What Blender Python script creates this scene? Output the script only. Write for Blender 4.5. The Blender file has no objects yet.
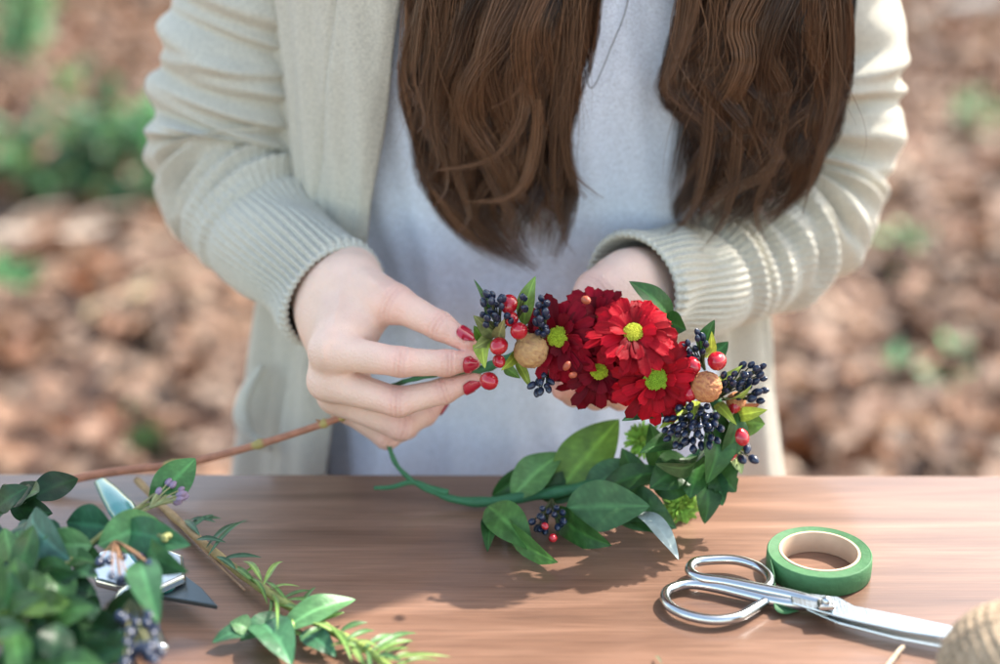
import bpy, math, random
import numpy as np
from mathutils import Vector, Matrix, noise as mnoise

random.seed(7)
RNG = np.random.default_rng(7)
scene = bpy.context.scene
COL = scene.collection
rad = math.radians

# ------------------------------------------------------------------ camera
CAM = np.array([0.0, -0.974, 1.253])
PITCH = rad(22.0)
FPX = 60.0 / 36.0 * 1000.0
FWD = np.array([0, math.cos(PITCH), -math.sin(PITCH)])
UPV = np.array([0, math.sin(PITCH), math.cos(PITCH)])
RGT = np.array([1.0, 0, 0])
TOCAM = -FWD
TABLE_Z = 0.75


def ray(px, py):
    return FWD + RGT * ((px - 500.0) / FPX) + UPV * (-(py - 332.0) / FPX)


def P(px, py, Y):
    """world point standing at depth Y"""
    d = ray(px, py)
    return CAM + d * ((Y - CAM[1]) / d[1])


def PZ(px, py, z=TABLE_Z):
    """world point at height z"""
    d = ray(px, py)
    return CAM + d * ((z - CAM[2]) / d[2])


def unit(v):
    v = np.asarray(v, float)
    n = np.linalg.norm(v)
    return v / n if n > 1e-12 else v


# ------------------------------------------------------------------ materials
MATS = {}


def new_mat(name):
    m = bpy.data.materials.new(name)
    m.use_nodes = True
    MATS[name] = m
    nt = m.node_tree
    return m, nt, nt.nodes['Principled BSDF']


def setp(b, **kw):
    names = {'rough': 'Roughness', 'metal': 'Metallic', 'spec': 'Specular IOR Level', 'coat': 'Coat Weight',
             'coatr': 'Coat Roughness', 'sheen': 'Sheen Weight', 'sheenr': 'Sheen Roughness', 'sss': 'Subsurface Weight',
             'sssr': 'Subsurface Radius', 'ssss': 'Subsurface Scale', 'trans': 'Transmission Weight', 'aniso': 'Anisotropic'}
    for k, v in kw.items():
        b.inputs[names[k]].default_value = v


def mat(name, col, bump=0.0, bscale=200.0, var=0.0, vscale=30.0, attr=False, coords='Object', stretch=None, **kw):
    """principled material; colour optionally times vertex colour and noise variation, plus noise bump"""
    m, nt, b = new_mat(name)
    N, L = nt.nodes, nt.links
    setp(b, **kw)
    tc = N.new('ShaderNodeTexCoord')
    src = tc.outputs[coords]
    if stretch:
        mp = N.new('ShaderNodeMapping'); mp.inputs['Scale'].default_value = stretch
        L.new(src, mp.inputs['Vector']); src = mp.outputs['Vector']
    out = None
    if attr:
        a = N.new('ShaderNodeVertexColor'); a.layer_name = 'Col'
        out = a.outputs['Color']
    else:
        c = N.new('ShaderNodeRGB'); c.outputs[0].default_value = (*col, 1)
        out = c.outputs[0]
    if var > 0:
        nz = N.new('ShaderNodeTexNoise'); nz.inputs['Scale'].default_value = vscale; nz.inputs['Detail'].default_value = 5
        L.new(src, nz.inputs['Vector'])
        mr = N.new('ShaderNodeMapRange'); mr.inputs[1].default_value = .25; mr.inputs[2].default_value = .75
        mr.inputs[3].default_value = 1 - var; mr.inputs[4].default_value = 1 + var
        L.new(nz.outputs['Fac'], mr.inputs[0])
        mx = N.new('ShaderNodeVectorMath'); mx.operation = 'SCALE'
        L.new(out, mx.inputs[0]); L.new(mr.outputs[0], mx.inputs['Scale'])
        out = mx.outputs[0]
    L.new(out, b.inputs['Base Color'])
    if bump > 0:
        nb = N.new('ShaderNodeTexNoise'); nb.inputs['Scale'].default_value = bscale; nb.inputs['Detail'].default_value = 4
        L.new(src, nb.inputs['Vector'])
        bp = N.new('ShaderNodeBump'); bp.inputs['Strength'].default_value = bump; bp.inputs['Distance'].default_value = .002
        L.new(nb.outputs['Fac'], bp.inputs['Height']); L.new(bp.outputs['Normal'], b.inputs['Normal'])
    return m


def leaf_mat(name, under=(.26, .36, .24), rough=.42, spec=.34, trans=.2):
    """leaf blade: vertex colour on top, paler matt underside, some light passing through"""
    m, nt, b = new_mat(name)
    N, L = nt.nodes, nt.links
    setp(b, rough=rough, spec=spec)
    a = N.new('ShaderNodeVertexColor'); a.layer_name = 'Col'
    tc = N.new('ShaderNodeTexCoord')
    nz = N.new('ShaderNodeTexNoise'); nz.inputs['Scale'].default_value = 90; nz.inputs['Detail'].default_value = 6
    L.new(tc.outputs['Object'], nz.inputs['Vector'])
    mr = N.new('ShaderNodeMapRange'); mr.inputs[1].default_value = .3; mr.inputs[2].default_value = .7
    mr.inputs[3].default_value = .72; mr.inputs[4].default_value = 1.28
    L.new(nz.outputs['Fac'], mr.inputs[0])
    sc = N.new('ShaderNodeVectorMath'); sc.operation = 'SCALE'
    L.new(a.outputs['Color'], sc.inputs[0]); L.new(mr.outputs[0], sc.inputs['Scale'])
    g = N.new('ShaderNodeNewGeometry')
    mx = N.new('ShaderNodeMix'); mx.data_type = 'RGBA'
    L.new(g.outputs['Backfacing'], mx.inputs[0]); L.new(sc.outputs[0], mx.inputs[6])
    ad = N.new('ShaderNodeMix'); ad.data_type = 'RGBA'; ad.inputs[0].default_value = .45
    L.new(sc.outputs[0], ad.inputs[6]); ad.inputs[7].default_value = (*under, 1)
    L.new(ad.outputs[2], mx.inputs[7])
    L.new(mx.outputs[2], b.inputs['Base Color'])
    n2 = N.new('ShaderNodeTexNoise'); n2.inputs['Scale'].default_value = 260
    L.new(tc.outputs['Object'], n2.inputs['Vector'])
    bp = N.new('ShaderNodeBump'); bp.inputs['Strength'].default_value = .35; bp.inputs['Distance'].default_value = .001
    L.new(n2.outputs['Fac'], bp.inputs['Height']); L.new(bp.outputs['Normal'], b.inputs['Normal'])
    tr = N.new('ShaderNodeBsdfTranslucent'); L.new(sc.outputs[0], tr.inputs['Color'])
    ms = N.new('ShaderNodeMixShader'); ms.inputs[0].default_value = trans
    L.new(b.outputs[0], ms.inputs[1]); L.new(tr.outputs[0], ms.inputs[2])
    L.new(ms.outputs[0], N['Material Output'].inputs['Surface'])
    return m


def knit_mat(name, col, scale=520.0):
    m, nt, b = new_mat(name)
    N, L = nt.nodes, nt.links
    setp(b, rough=1.0, sheen=.22, sheenr=.6, spec=.05)
    tc = N.new('ShaderNodeTexCoord')
    n1 = N.new('ShaderNodeTexNoise'); n1.inputs['Scale'].default_value = 700; n1.inputs['Detail'].default_value = 5
    n1.inputs['Roughness'].default_value = .7
    L.new(tc.outputs['Object'], n1.inputs['Vector'])
    cr = N.new('ShaderNodeMapRange'); cr.inputs[1].default_value = .3; cr.inputs[2].default_value = .7
    cr.inputs[3].default_value = .70; cr.inputs[4].default_value = 1.26
    L.new(n1.outputs['Fac'], cr.inputs[0])
    c = N.new('ShaderNodeRGB'); c.outputs[0].default_value = (*col, 1)
    sc = N.new('ShaderNodeVectorMath'); sc.operation = 'SCALE'
    L.new(c.outputs[0], sc.inputs[0]); L.new(cr.outputs[0], sc.inputs['Scale'])
    L.new(sc.outputs[0], b.inputs['Base Color'])
    uv = N.new('ShaderNodeUVMap'); uv.uv_map = 'UVMap'
    wv = N.new('ShaderNodeTexWave'); wv.wave_type = 'BANDS'; wv.bands_direction = 'X'
    wv.inputs['Scale'].default_value = scale; wv.inputs['Distortion'].default_value = 1.2
    wv.inputs['Detail'].default_value = 2; wv.inputs['Detail Scale'].default_value = 3
    L.new(uv.outputs[0], wv.inputs['Vector'])
    b1 = N.new('ShaderNodeBump'); b1.inputs['Strength'].default_value = .30; b1.inputs['Distance'].default_value = .0010
    L.new(wv.outputs['Fac'], b1.inputs['Height'])
    b2 = N.new('ShaderNodeBump'); b2.inputs['Strength'].default_value = .8; b2.inputs['Distance'].default_value = .0010
    L.new(n1.outputs['Fac'], b2.inputs['Height']); L.new(b1.outputs['Normal'], b2.inputs['Normal'])
    L.new(b2.outputs['Normal'], b.inputs['Normal'])
    return m


# ------------------------------------------------------------------ mesh / object helpers
def lin(t, a, b):
    return a + (b - a) * t


def origin_of(o):
    p = np.zeros(3)
    while o is not None:
        p = p + np.array(o.location)
        o = o.parent
    return p


def tag(o, label=None, cat=None, group=None, kind=None):
    if label: o['label'] = label
    if cat: o['category'] = cat
    if group: o['group'] = group
    if kind: o['kind'] = kind
    return o


def empty(name, loc, label=None, cat=None, group=None):
    o = bpy.data.objects.new(name, None)
    o.empty_display_size = .02
    COL.objects.link(o)
    o.location = tuple(float(v) for v in loc)
    return tag(o, label, cat, group)


def mesh_data(name, V, F, col=None, uv=None, smooth=True):
    me = bpy.data.meshes.new(name)
    V = np.asarray(V, np.float32)
    if isinstance(F, np.ndarray):
        k = F.shape[1]
        me.vertices.add(len(V)); me.vertices.foreach_set('co', V.ravel())
        me.loops.add(F.size); me.loops.foreach_set('vertex_index', F.astype(np.int32).ravel())
        me.polygons.add(len(F)); me.polygons.foreach_set('loop_start', np.arange(0, F.size, k, dtype=np.int32))
        me.polygons.foreach_set('loop_total', np.full(len(F), k, np.int32))
        me.update(calc_edges=True)
    else:
        me.from_pydata([tuple(map(float, v)) for v in V], [], [tuple(map(int, f)) for f in F])
        me.update()
    if smooth:
        me.polygons.foreach_set('use_smooth', np.ones(len(me.polygons), bool))
    if col is not None:
        at = me.color_attributes.new('Col', 'FLOAT_COLOR', 'POINT')
        c = np.ones((len(V), 4), np.float32); c[:, :3] = np.asarray(col)[:, :3]
        at.data.foreach_set('color', c.ravel())
    if uv is not None:
        ul = me.uv_layers.new(name='UVMap')
        li = np.zeros(len(me.loops), np.int32); me.loops.foreach_get('vertex_index', li)
        ul.data.foreach_set('uv', np.asarray(uv, np.float32)[li].ravel())
    me.validate(verbose=False)
    return me


def put(name, V, F, m, parent=None, col=None, uv=None, smooth=True, at=None):
    """link a mesh given in world coordinates; origin sits at the parent's (or at 'at')"""
    V = np.asarray(V, float)
    loc = np.zeros(3)
    base = origin_of(parent) if parent is not None else np.zeros(3)
    if at is not None:
        loc = np.asarray(at, float) - base
    me = mesh_data(name, V - base - loc, F, col, uv, smooth)
    me.materials.append(m)
    o = bpy.data.objects.new(name, me)
    o.location = tuple(loc)
    COL.objects.link(o)
    if parent is not None: o.parent = parent
    return o


def inst(name, me, parent, loc, scale=1.0, rot=None):
    o = bpy.data.objects.new(name, me)
    COL.objects.link(o)
    o.parent = parent
    o.location = tuple(np.asarray(loc, float) - origin_of(parent))
    s = scale if isinstance(scale, (tuple, list)) else (scale,) * 3
    o.scale = tuple(float(v) for v in s)
    if rot is not None: o.rotation_euler = rot
    return o


class MB:
    def __init__(s):
        s.V = []; s.F = []; s.C = []; s.n = 0

    def add(s, V, F, col=None):
        V = np.asarray(V, float)
        s.V.append(V)
        s.F += [tuple(int(i) + s.n for i in f) for f in F]
        c = np.ones((len(V), 3)) * (1.0 if col is None else np.asarray(col))
        s.C.append(c)
        s.n += len(V)

    def build(s, name, m, parent=None, smooth=True, at=None):
        return put(name, np.concatenate(s.V), s.F, m, parent, np.concatenate(s.C), None, smooth, at)


def grid_faces(nu, nv, closed_v=False):
    i = np.arange(nu - 1)[:, None]
    jn = nv if closed_v else nv - 1
    j = np.arange(jn)[None, :]
    j2 = (j + 1) % nv
    return np.stack([i * nv + j + 0 * j2, i * nv + j2, (i + 1) * nv + j2, (i + 1) * nv + j + 0 * j2], -1).reshape(-1, 4)


def catmull(pts, n):
    pts = np.asarray(pts, float)
    q = np.vstack([2 * pts[0] - pts[1], pts, 2 * pts[-1] - pts[-2]])
    m = len(pts) - 1
    u = np.linspace(0, m, n)
    k = np.clip(u.astype(int), 0, m - 1)
    t = (u - k)[:, None]
    p0, p1, p2, p3 = q[k], q[k + 1], q[k + 2], q[k + 3]
    return .5 * (2 * p1 + (p2 - p0) * t + (2 * p0 - 5 * p1 + 4 * p2 - p3) * t ** 2 + (3 * p1 - p0 - 3 * p2 + p3) * t ** 3)


def frames(pts, hint=None):
    T = np.gradient(pts, axis=0)
    T /= np.linalg.norm(T, axis=1)[:, None] + 1e-12
    h = np.array([0, 0, 1.0]) if hint is None else np.asarray(hint, float)
    if abs(np.dot(unit(h), T[0])) > .95: h = np.array([1.0, .3, 0])
    A = np.zeros_like(pts)
    a = unit(h - T[0] * np.dot(h, T[0]))
    for i in range(len(pts)):
        a = unit(a - T[i] * np.dot(a, T[i]))
        A[i] = a
    return T, A, np.cross(T, A)


def tube(pts, r, ns=8, caps=True, hint=None, flat=1.0):
    pts = np.asarray(pts, float)
    r = np.broadcast_to(np.asarray(r, float), (len(pts),))
    T, A, B = frames(pts, hint)
    th = np.arange(ns) / ns * 2 * math.pi
    V = pts[:, None, :] + r[:, None, None] * (A[:, None, :] * np.cos(th)[None, :, None] * flat + B[:, None, :] * np.sin(th)[None, :, None])
    V = V.reshape(-1, 3)
    F = [tuple(f) for f in grid_faces(len(pts), ns, True)]
    if caps:
        n = len(V)
        V = np.vstack([V, pts[0], pts[-1]])
        F += [(n, (j + 1) % ns, j) for j in range(ns)]
        b = (len(pts) - 1) * ns
        F += [(n + 1, b + j, b + (j + 1) % ns) for j in range(ns)]
    return V, F


def ball(nu=12, nv=16, shape=None):
    """unit ball along z; shape(t, th) scales the radius"""
    V = []
    for i in range(nu + 1):
        ph = math.pi * i / nu
        for j in range(nv):
            th = 2 * math.pi * j / nv
            s = shape(ph, th) if shape else 1.0
            V.append((math.sin(ph) * math.cos(th) * s, math.sin(ph) * math.sin(th) * s, math.cos(ph) * (s if shape else 1.0)))
    return np.array(V), [tuple(f) for f in grid_faces(nu + 1, nv, True)]


def box(c, s):
    c = np.asarray(c, float); s = np.asarray(s, float) / 2
    V = np.array([[x, y, z] for x in (-1, 1) for y in (-1, 1) for z in (-1, 1)]) * s + c
    F = [(0, 1, 3, 2), (4, 6, 7, 5), (0, 4, 5, 1), (2, 3, 7, 6), (0, 2, 6, 4), (1, 5, 7, 3)]
    return V, F


def bevel(o, w, seg=3):
    md = o.modifiers.new('bevel', 'BEVEL'); md.width = w; md.segments = seg; md.limit_method = 'ANGLE'
    return o


def vnoise(p, s=1.0, seed=0.0):
    return mnoise.noise(Vector((p[0] * s + seed, p[1] * s - seed * .7, p[2] * s + seed * 1.3)))


# ------------------------------------------------------------------ implicit surfaces
def cone_d(X, a, b, ra, rb):
    a = np.asarray(a, np.float32); b = np.asarray(b, np.float32)
    ab = b - a
    L2 = float(ab @ ab) + 1e-12
    q = X - a
    t = np.clip((q @ ab) / L2, 0, 1)
    return np.linalg.norm(q - t[..., None] * ab, axis=-1) - (ra + (rb - ra) * t)


def smin(a, b, k):
    h = np.clip(.5 + .5 * (b - a) / k, 0, 1)
    return b + (a - b) * h - k * h * (1 - h)


def field(lo, hi, h):
    ax = [np.arange(lo[i], hi[i] + h, h, dtype=np.float32) for i in range(3)]
    return np.stack(np.meshgrid(*ax, indexing='ij'), -1)


def surface_nets(Fd, lo, h):
    ins = Fd < 0
    c = np.zeros(tuple(n - 1 for n in Fd.shape), np.int8)
    offs = [(i, j, k) for i in (0, 1) for j in (0, 1) for k in (0, 1)]
    nx, ny, nz = c.shape
    for (i, j, k) in offs:
        c += ins[i:i + nx, j:j + ny, k:k + nz]
    act = (c > 0) & (c < 8)
    I = np.argwhere(act)
    idx = np.full(c.shape, -1, np.int64)
    idx[act] = np.arange(len(I))
    vals = np.stack([Fd[I[:, 0] + o[0], I[:, 1] + o[1], I[:, 2] + o[2]] for o in offs], 1)
    acc = np.zeros((len(I), 3)); cnt = np.zeros(len(I))
    for a in range(8):
        for b in range(a + 1, 8):
            oa, ob = np.array(offs[a]), np.array(offs[b])
            if np.abs(oa - ob).sum() != 1: continue
            va, vb = vals[:, a], vals[:, b]
            m = (va < 0) != (vb < 0)
            t = np.where(m, va / np.where(m, va - vb, 1), 0)
            acc += np.where(m[:, None], oa + (ob - oa) * t[:, None], 0)
            cnt += m
    V = (I + acc / cnt[:, None]) * h + np.asarray(lo)
    quads = []
    for ax in range(3):
        s1 = [slice(None)] * 3; s2 = [slice(None)] * 3
        s1[ax] = slice(0, -1); s2[ax] = slice(1, None)
        A, B = ins[tuple(s1)], ins[tuple(s2)]
        E = np.argwhere(A != B)
        u, v = (ax + 1) % 3, (ax + 2) % 3
        ok = (E[:, u] > 0) & (E[:, v] > 0) & (E[:, u] < c.shape[u]) & (E[:, v] < c.shape[v])
        E = E[ok]
        sa = A[E[:, 0], E[:, 1], E[:, 2]]
        def at(du, dv):
            q = E.copy(); q[:, u] += du; q[:, v] += dv
            return idx[q[:, 0], q[:, 1], q[:, 2]]
        q = np.stack([at(-1, -1), at(0, -1), at(0, 0), at(-1, 0)], 1)
        q[~sa] = q[~sa][:, ::-1]
        quads.append(q)
    return V, np.concatenate(quads)


def relax(V, F, it=1, f=.5):
    e = np.concatenate([F[:, [0, 1]], F[:, [1, 2]], F[:, [2, 3]], F[:, [3, 0]]])
    for _ in range(it):
        acc = np.zeros_like(V); cnt = np.zeros(len(V))
        for d in range(3):
            acc[:, d] = np.bincount(e[:, 0], V[e[:, 1], d], len(V)) + np.bincount(e[:, 1], V[e[:, 0], d], len(V))
        cnt = np.bincount(e[:, 0], minlength=len(V)) + np.bincount(e[:, 1], minlength=len(V))
        V = V * (1 - f) + f * acc / cnt[:, None]
    return V


# ------------------------------------------------------------------ materials list
M_skin = mat('skin', (1, 1, 1), attr=True, var=.09, vscale=45, bump=.42, bscale=650, rough=.48, spec=.4, sss=.22,
             sssr=(1.0, .35, .2), ssss=.006)
M_nail = mat('nail_polish', (.42, .012, .035), rough=.12, coat=.6, coatr=.05)
M_knit = knit_mat('knit_wool', (.55, .52, .43))
M_jersey = knit_mat('jersey_cotton', (.80, .86, .96), scale=900.0)
M_denim = mat('denim', (.03, .04, .08), rough=.9)
M_hair = mat('hair_strands', (1, 1, 1), attr=True, rough=.34, spec=.42, aniso=.6)
M_cord = mat('dark_chain', (.06, .05, .05), rough=.4, metal=.6)
M_gold = mat('gold', (.75, .55, .28), rough=.25, metal=1.0)
M_leaf = leaf_mat('leaf_blade')
M_petal = leaf_mat('petal', under=(.34, .02, .03), rough=.62, spec=.16, trans=.3)
M_stem = mat('stem_bark', (1, 1, 1), attr=True, var=.3, vscale=120, bump=.5, bscale=300, rough=.75)
M_tape = mat('stem_tape', (.035, .15, .06), var=.15, vscale=150, bump=.4, bscale=300, rough=.6)
M_red = mat('red_berry', (.42, .008, .02), var=.35, vscale=90, rough=.18, coat=.5, coatr=.08, sss=.1, sssr=(1, .2, .1), ssss=.003)
M_dark = mat('blue_black_berry', (.010, .020, .050), var=.4, vscale=120, rough=.28, spec=.6)
M_lilac = mat('lilac_bud', (.22, .16, .24), var=.3, vscale=120, rough=.6)
M_pod = mat('golden_pod', (1, 1, 1), attr=True, bump=.6, bscale=500, rough=.7)
M_disc = mat('flower_disc', (1, 1, 1), attr=True, bump=.8, bscale=900, rough=.7)
M_chrome = mat('chrome_steel', (.52, .54, .54), rough=.20, metal=1.0, bump=.10, bscale=90)
M_blade = mat('brushed_blade', (.52, .58, .60), rough=.24, metal=1.0, bump=.15, bscale=60, stretch=(30, 1, 1))
M_darksteel = mat('coated_blade', (.10, .13, .15), rough=.32, metal=.8)
M_teal = mat('teal_grip', (.01, .20, .18), rough=.25, coat=.5)
M_core = mat('card_core', (.52, .38, .26), var=.12, vscale=80, rough=.85)
M_green_tape = mat('green_paper_tape', (.045, .15, .055), var=.14, vscale=160, bump=.3, bscale=200, rough=.7)
M_twine = mat('jute_twine', (1, 1, 1), attr=True, var=.25, vscale=260, bump=.8, bscale=420, rough=.95)


def wood_mat():
    m, nt, b = new_mat('table_wood')
    N, L = nt.nodes, nt.links
    tc = N.new('ShaderNodeTexCoord')
    mp = N.new('ShaderNodeMapping'); mp.inputs['Scale'].default_value = (1.6, 15, 15)
    L.new(tc.outputs['Object'], mp.inputs['Vector'])
    n1 = N.new('ShaderNodeTexNoise'); n1.inputs['Scale'].default_value = 2.2; n1.inputs['Detail'].default_value = 9
    n1.inputs['Roughness'].default_value = .62; n1.inputs['Distortion'].default_value = .6
    L.new(mp.outputs[0], n1.inputs['Vector'])
    cr = N.new('ShaderNodeValToRGB')
    e = cr.color_ramp.elements
    e[0].position = .22; e[0].color = (.088, .043, .026, 1)
    e[1].position = .80; e[1].color = (.31, .185, .122, 1)
    x = e.new(.45); x.color = (.155, .08, .049, 1)
    x = e.new(.62); x.color = (.225, .122, .077, 1)
    L.new(n1.outputs['Fac'], cr.inputs[0])
    mp2 = N.new('ShaderNodeMapping'); mp2.inputs['Scale'].default_value = (5, 160, 160)
    L.new(tc.outputs['Object'], mp2.inputs['Vector'])
    n2 = N.new('ShaderNodeTexNoise'); n2.inputs['Scale'].default_value = 3; n2.inputs['Detail'].default_value = 6
    L.new(mp2.outputs[0], n2.inputs['Vector'])
    mr = N.new('ShaderNodeMapRange'); mr.inputs[1].default_value = .3; mr.inputs[2].default_value = .7
    mr.inputs[3].default_value = .80; mr.inputs[4].default_value = 1.14
    L.new(n2.outputs['Fac'], mr.inputs[0])
    n3 = N.new('ShaderNodeTexNoise'); n3.inputs['Scale'].default_value = 5; n3.inputs['Detail'].default_value = 3
    L.new(tc.outputs['Object'], n3.inputs['Vector'])
    mr3 = N.new('ShaderNodeMapRange'); mr3.inputs[1].default_value = .3; mr3.inputs[2].default_value = .7
    mr3.inputs[3].default_value = .88; mr3.inputs[4].default_value = 1.15
    L.new(n3.outputs['Fac'], mr3.inputs[0])
    mu = N.new('ShaderNodeMath'); mu.operation = 'MULTIPLY'
    L.new(mr.outputs[0], mu.inputs[0]); L.new(mr3.outputs[0], mu.inputs[1])
    sc = N.new('ShaderNodeVectorMath'); sc.operation = 'SCALE'
    L.new(cr.outputs[0], sc.inputs[0]); L.new(mu.outputs[0], sc.inputs['Scale'])
    L.new(sc.outputs[0], b.inputs['Base Color'])
    rr = N.new('ShaderNodeMapRange'); rr.inputs[3].default_value = .34; rr.inputs[4].default_value = .5
    L.new(n1.outputs['Fac'], rr.inputs[0]); L.new(rr.outputs[0], b.inputs['Roughness'])
    bp = N.new('ShaderNodeBump'); bp.inputs['Strength'].default_value = .18; bp.inputs['Distance'].default_value = .0012
    L.new(n2.outputs['Fac'], bp.inputs['Height']); L.new(bp.outputs['Normal'], b.inputs['Normal'])
    setp(b, spec=.45, coat=.38, coatr=.12)
    return m


M_wood = wood_mat()

# ------------------------------------------------------------------ table
tab = empty('wooden_table', (0, -.366, 0), 'brown wooden table top with fine lengthwise grain under the cuttings and tools', 'table')
V, F = box((0, -.366, TABLE_Z - .016), (2.0, .77, .032))
ang = rad(-.28)
R2 = np.array([[math.cos(ang), -math.sin(ang), 0], [math.sin(ang), math.cos(ang), 0], [0, 0, 1]])
V = (V - [0, .018, 0]) @ R2.T + [0, .018, 0]
bevel(put('tabletop', V, F, M_wood, tab, smooth=False), .003, 3)
for sx in (-1, 1):
    for sy in (-1, 1):
        V, F = box((sx * .9, -.366 + sy * .31, .359), (.06, .06, .718))
        bevel(put('leg', V, F, M_wood, tab, smooth=False), .003, 2)
V, F = box((0, -.366 + .31, .67), (1.735, .025, .09)); put('apron', V, F, M_wood, tab, smooth=False)
V, F = box((0, -.366 - .31, .67), (1.735, .025, .09)); put('apron', V, F, M_wood, tab, smooth=False)

# ------------------------------------------------------------------ person
CX = .022          # body centre


def prof(z):
    zs = [.45, .60, .75, .86, 1.00, 1.10, 1.17, 1.22, 1.26, 1.30]
    A = [.185, .18, .158, .150, .160, .170, .172, .150, .10, .06]
    B = [.13, .12, .105, .102, .122, .128, .115, .095, .07, .055]
    return np.interp(z, zs, A), np.interp(z, zs, B)


CY = .205
person = empty('person', (CX, CY, 0), 'person with long brown hair, beige cardigan and pale blue T-shirt, holding up the flowers', 'person')

SK = np.array([.76, .53, .42]); SKR = np.array([.70, .30, .25]); SKP = np.array([.80, .60, .50])


def hand_mesh(palm, fingers, h=.0011, pad=.02, kp=.012, tendons=()):
    pts = [p[0] for p in palm] + [p[1] for p in palm]
    for f in fingers:
        pts += [q[0] for q in f]
    pts = np.array(pts)
    lo = pts.min(0) - pad; hi = pts.max(0) + pad
    X = field(lo, hi, h)
    dp = None
    for a, b, ra, rb in palm:
        d = cone_d(X, a, b, ra, rb)
        dp = d if dp is None else smin(dp, d, kp)
    out = dp.copy()
    for f in fingers:
        df = None
        for (a, ra), (b, rb) in zip(f[:-1], f[1:]):
            d = cone_d(X, a, b, ra * .95, rb * .94)
            df = d if df is None else smin(df, d, .0035)
        out = smin(out, smin(dp, df, .007), .0012)
    V, F = surface_nets(out, lo, h)
    V = relax(V, F, 2, .5)
    # skin creases over the finger joints, redder knuckles and tips
    N = np.zeros_like(V)
    col = np.tile(SK, (len(V), 1))
    for f in fingers:
        P_ = [np.array(q[0]) for q in f]
        for ji in (1, 2):
            if ji >= len(P_) - 1: continue
            c = P_[ji]; u = unit(P_[ji + 1] - P_[ji - 1]); r = f[ji][1]
            q = V - c
            al = q @ u
            rd = q - al[:, None] * u
            rl = np.linalg.norm(rd, axis=1)
            near = (rl < r * 1.7)
            side = np.clip((rd @ TOCAM) / (rl + 1e-9), 0, 1)
            g = sum(np.exp(-((al - o) / .0010) ** 2) * w for o, w in ((-.0028, .6), (0, 1), (.0026, .7)))
            disp = -.0015 * g * side ** .7 * near
            V = V + (rd / (rl[:, None] + 1e-9)) * disp[:, None]
            cl = (g * side * near * .30)[:, None]; col = col * (1 - cl) + np.array([.56, .25, .19]) * cl
            red = np.exp(-(np.linalg.norm(q, axis=1) / (r * 1.25)) ** 2) * .55
            col = col * (1 - red[:, None]) + SKR * red[:, None]
        tip = P_[-1]
        red = np.exp(-(np.linalg.norm(V - tip, axis=1) / .011) ** 2) * .6
        col = col * (1 - red[:, None]) + SKR * red[:, None]
    for a, b in tendons:
        a = np.array(a); b = np.array(b)
        ab = b - a; ab = ab - TOCAM * (ab @ TOCAM)
        q = V - a; qp = q - (q @ TOCAM)[:, None] * TOCAM
        t = (qp @ ab) / (ab @ ab)
        d = np.linalg.norm(qp - np.clip(t, 0, 1)[:, None] * ab, axis=1)
        front = (q - np.clip(t, 0, 1)[:, None] * (b - a)) @ TOCAM > .004
        g = np.exp(-(d / .0024) ** 2) * np.clip(1 - abs(2 * t - 1) ** 3, 0, 1) * front
        g2 = np.exp(-((d - .0062) / .0030) ** 2) * np.clip(1 - abs(2 * t - 1) ** 3, 0, 1) * front
        V = V + TOCAM * (.0011 * g - .0006 * g2)[:, None]
    return V, F, col


def nail(name, dip, tip, r, dorsal, parent, over=1.0, w=46):
    a = np.array(dip); b = np.array(tip)
    u = unit(b - a)
    d = unit(np.asarray(dorsal, float) - u * np.dot(dorsal, u))
    s = np.cross(u, d)
    L = np.linalg.norm(b - a)
    nu, nv = 10, 11
    Vt, Vb = [], []
    for i in range(nu):
        t = i / (nu - 1)
        ww = rad(w) * (1 - .45 * max(0, t - .6) / .4 * (t - .6) / .4) * (1 - .2 * (1 - t) ** 6)
        for j in range(nv):
            v = (j / (nv - 1) * 2 - 1)
            al = lin(t, .58 * L, L * over + r * .55) - abs(v) ** 2.4 * (.0018 if t > .5 else -.0012)
            rr = r * (1.07 - .26 * t * t)
            n = d * math.cos(v * ww) + s * math.sin(v * ww)
            Vt.append(a + u * al + n * (rr + .0009))
            Vb.append(a + u * al + n * (rr - .0005))
    Fg = grid_faces(nu, nv)
    V = np.array(Vt + Vb)
    F = [tuple(f) for f in Fg] + [tuple(x + nu * nv for x in f[::-1]) for f in Fg]
    ring = [j for j in range(nv)] + [i * nv + nv - 1 for i in range(1, nu)] + [(nu - 1) * nv + j for j in range(nv - 2, -1, -1)] + [i * nv for i in range(nu - 2, 0, -1)]
    for k in range(len(ring)):
        p, q = ring[k], ring[(k + 1) % len(ring)]
        F.append((p, q, q + nu * nv, p + nu * nv))
    return put(name, V, F, M_nail, parent)


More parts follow.
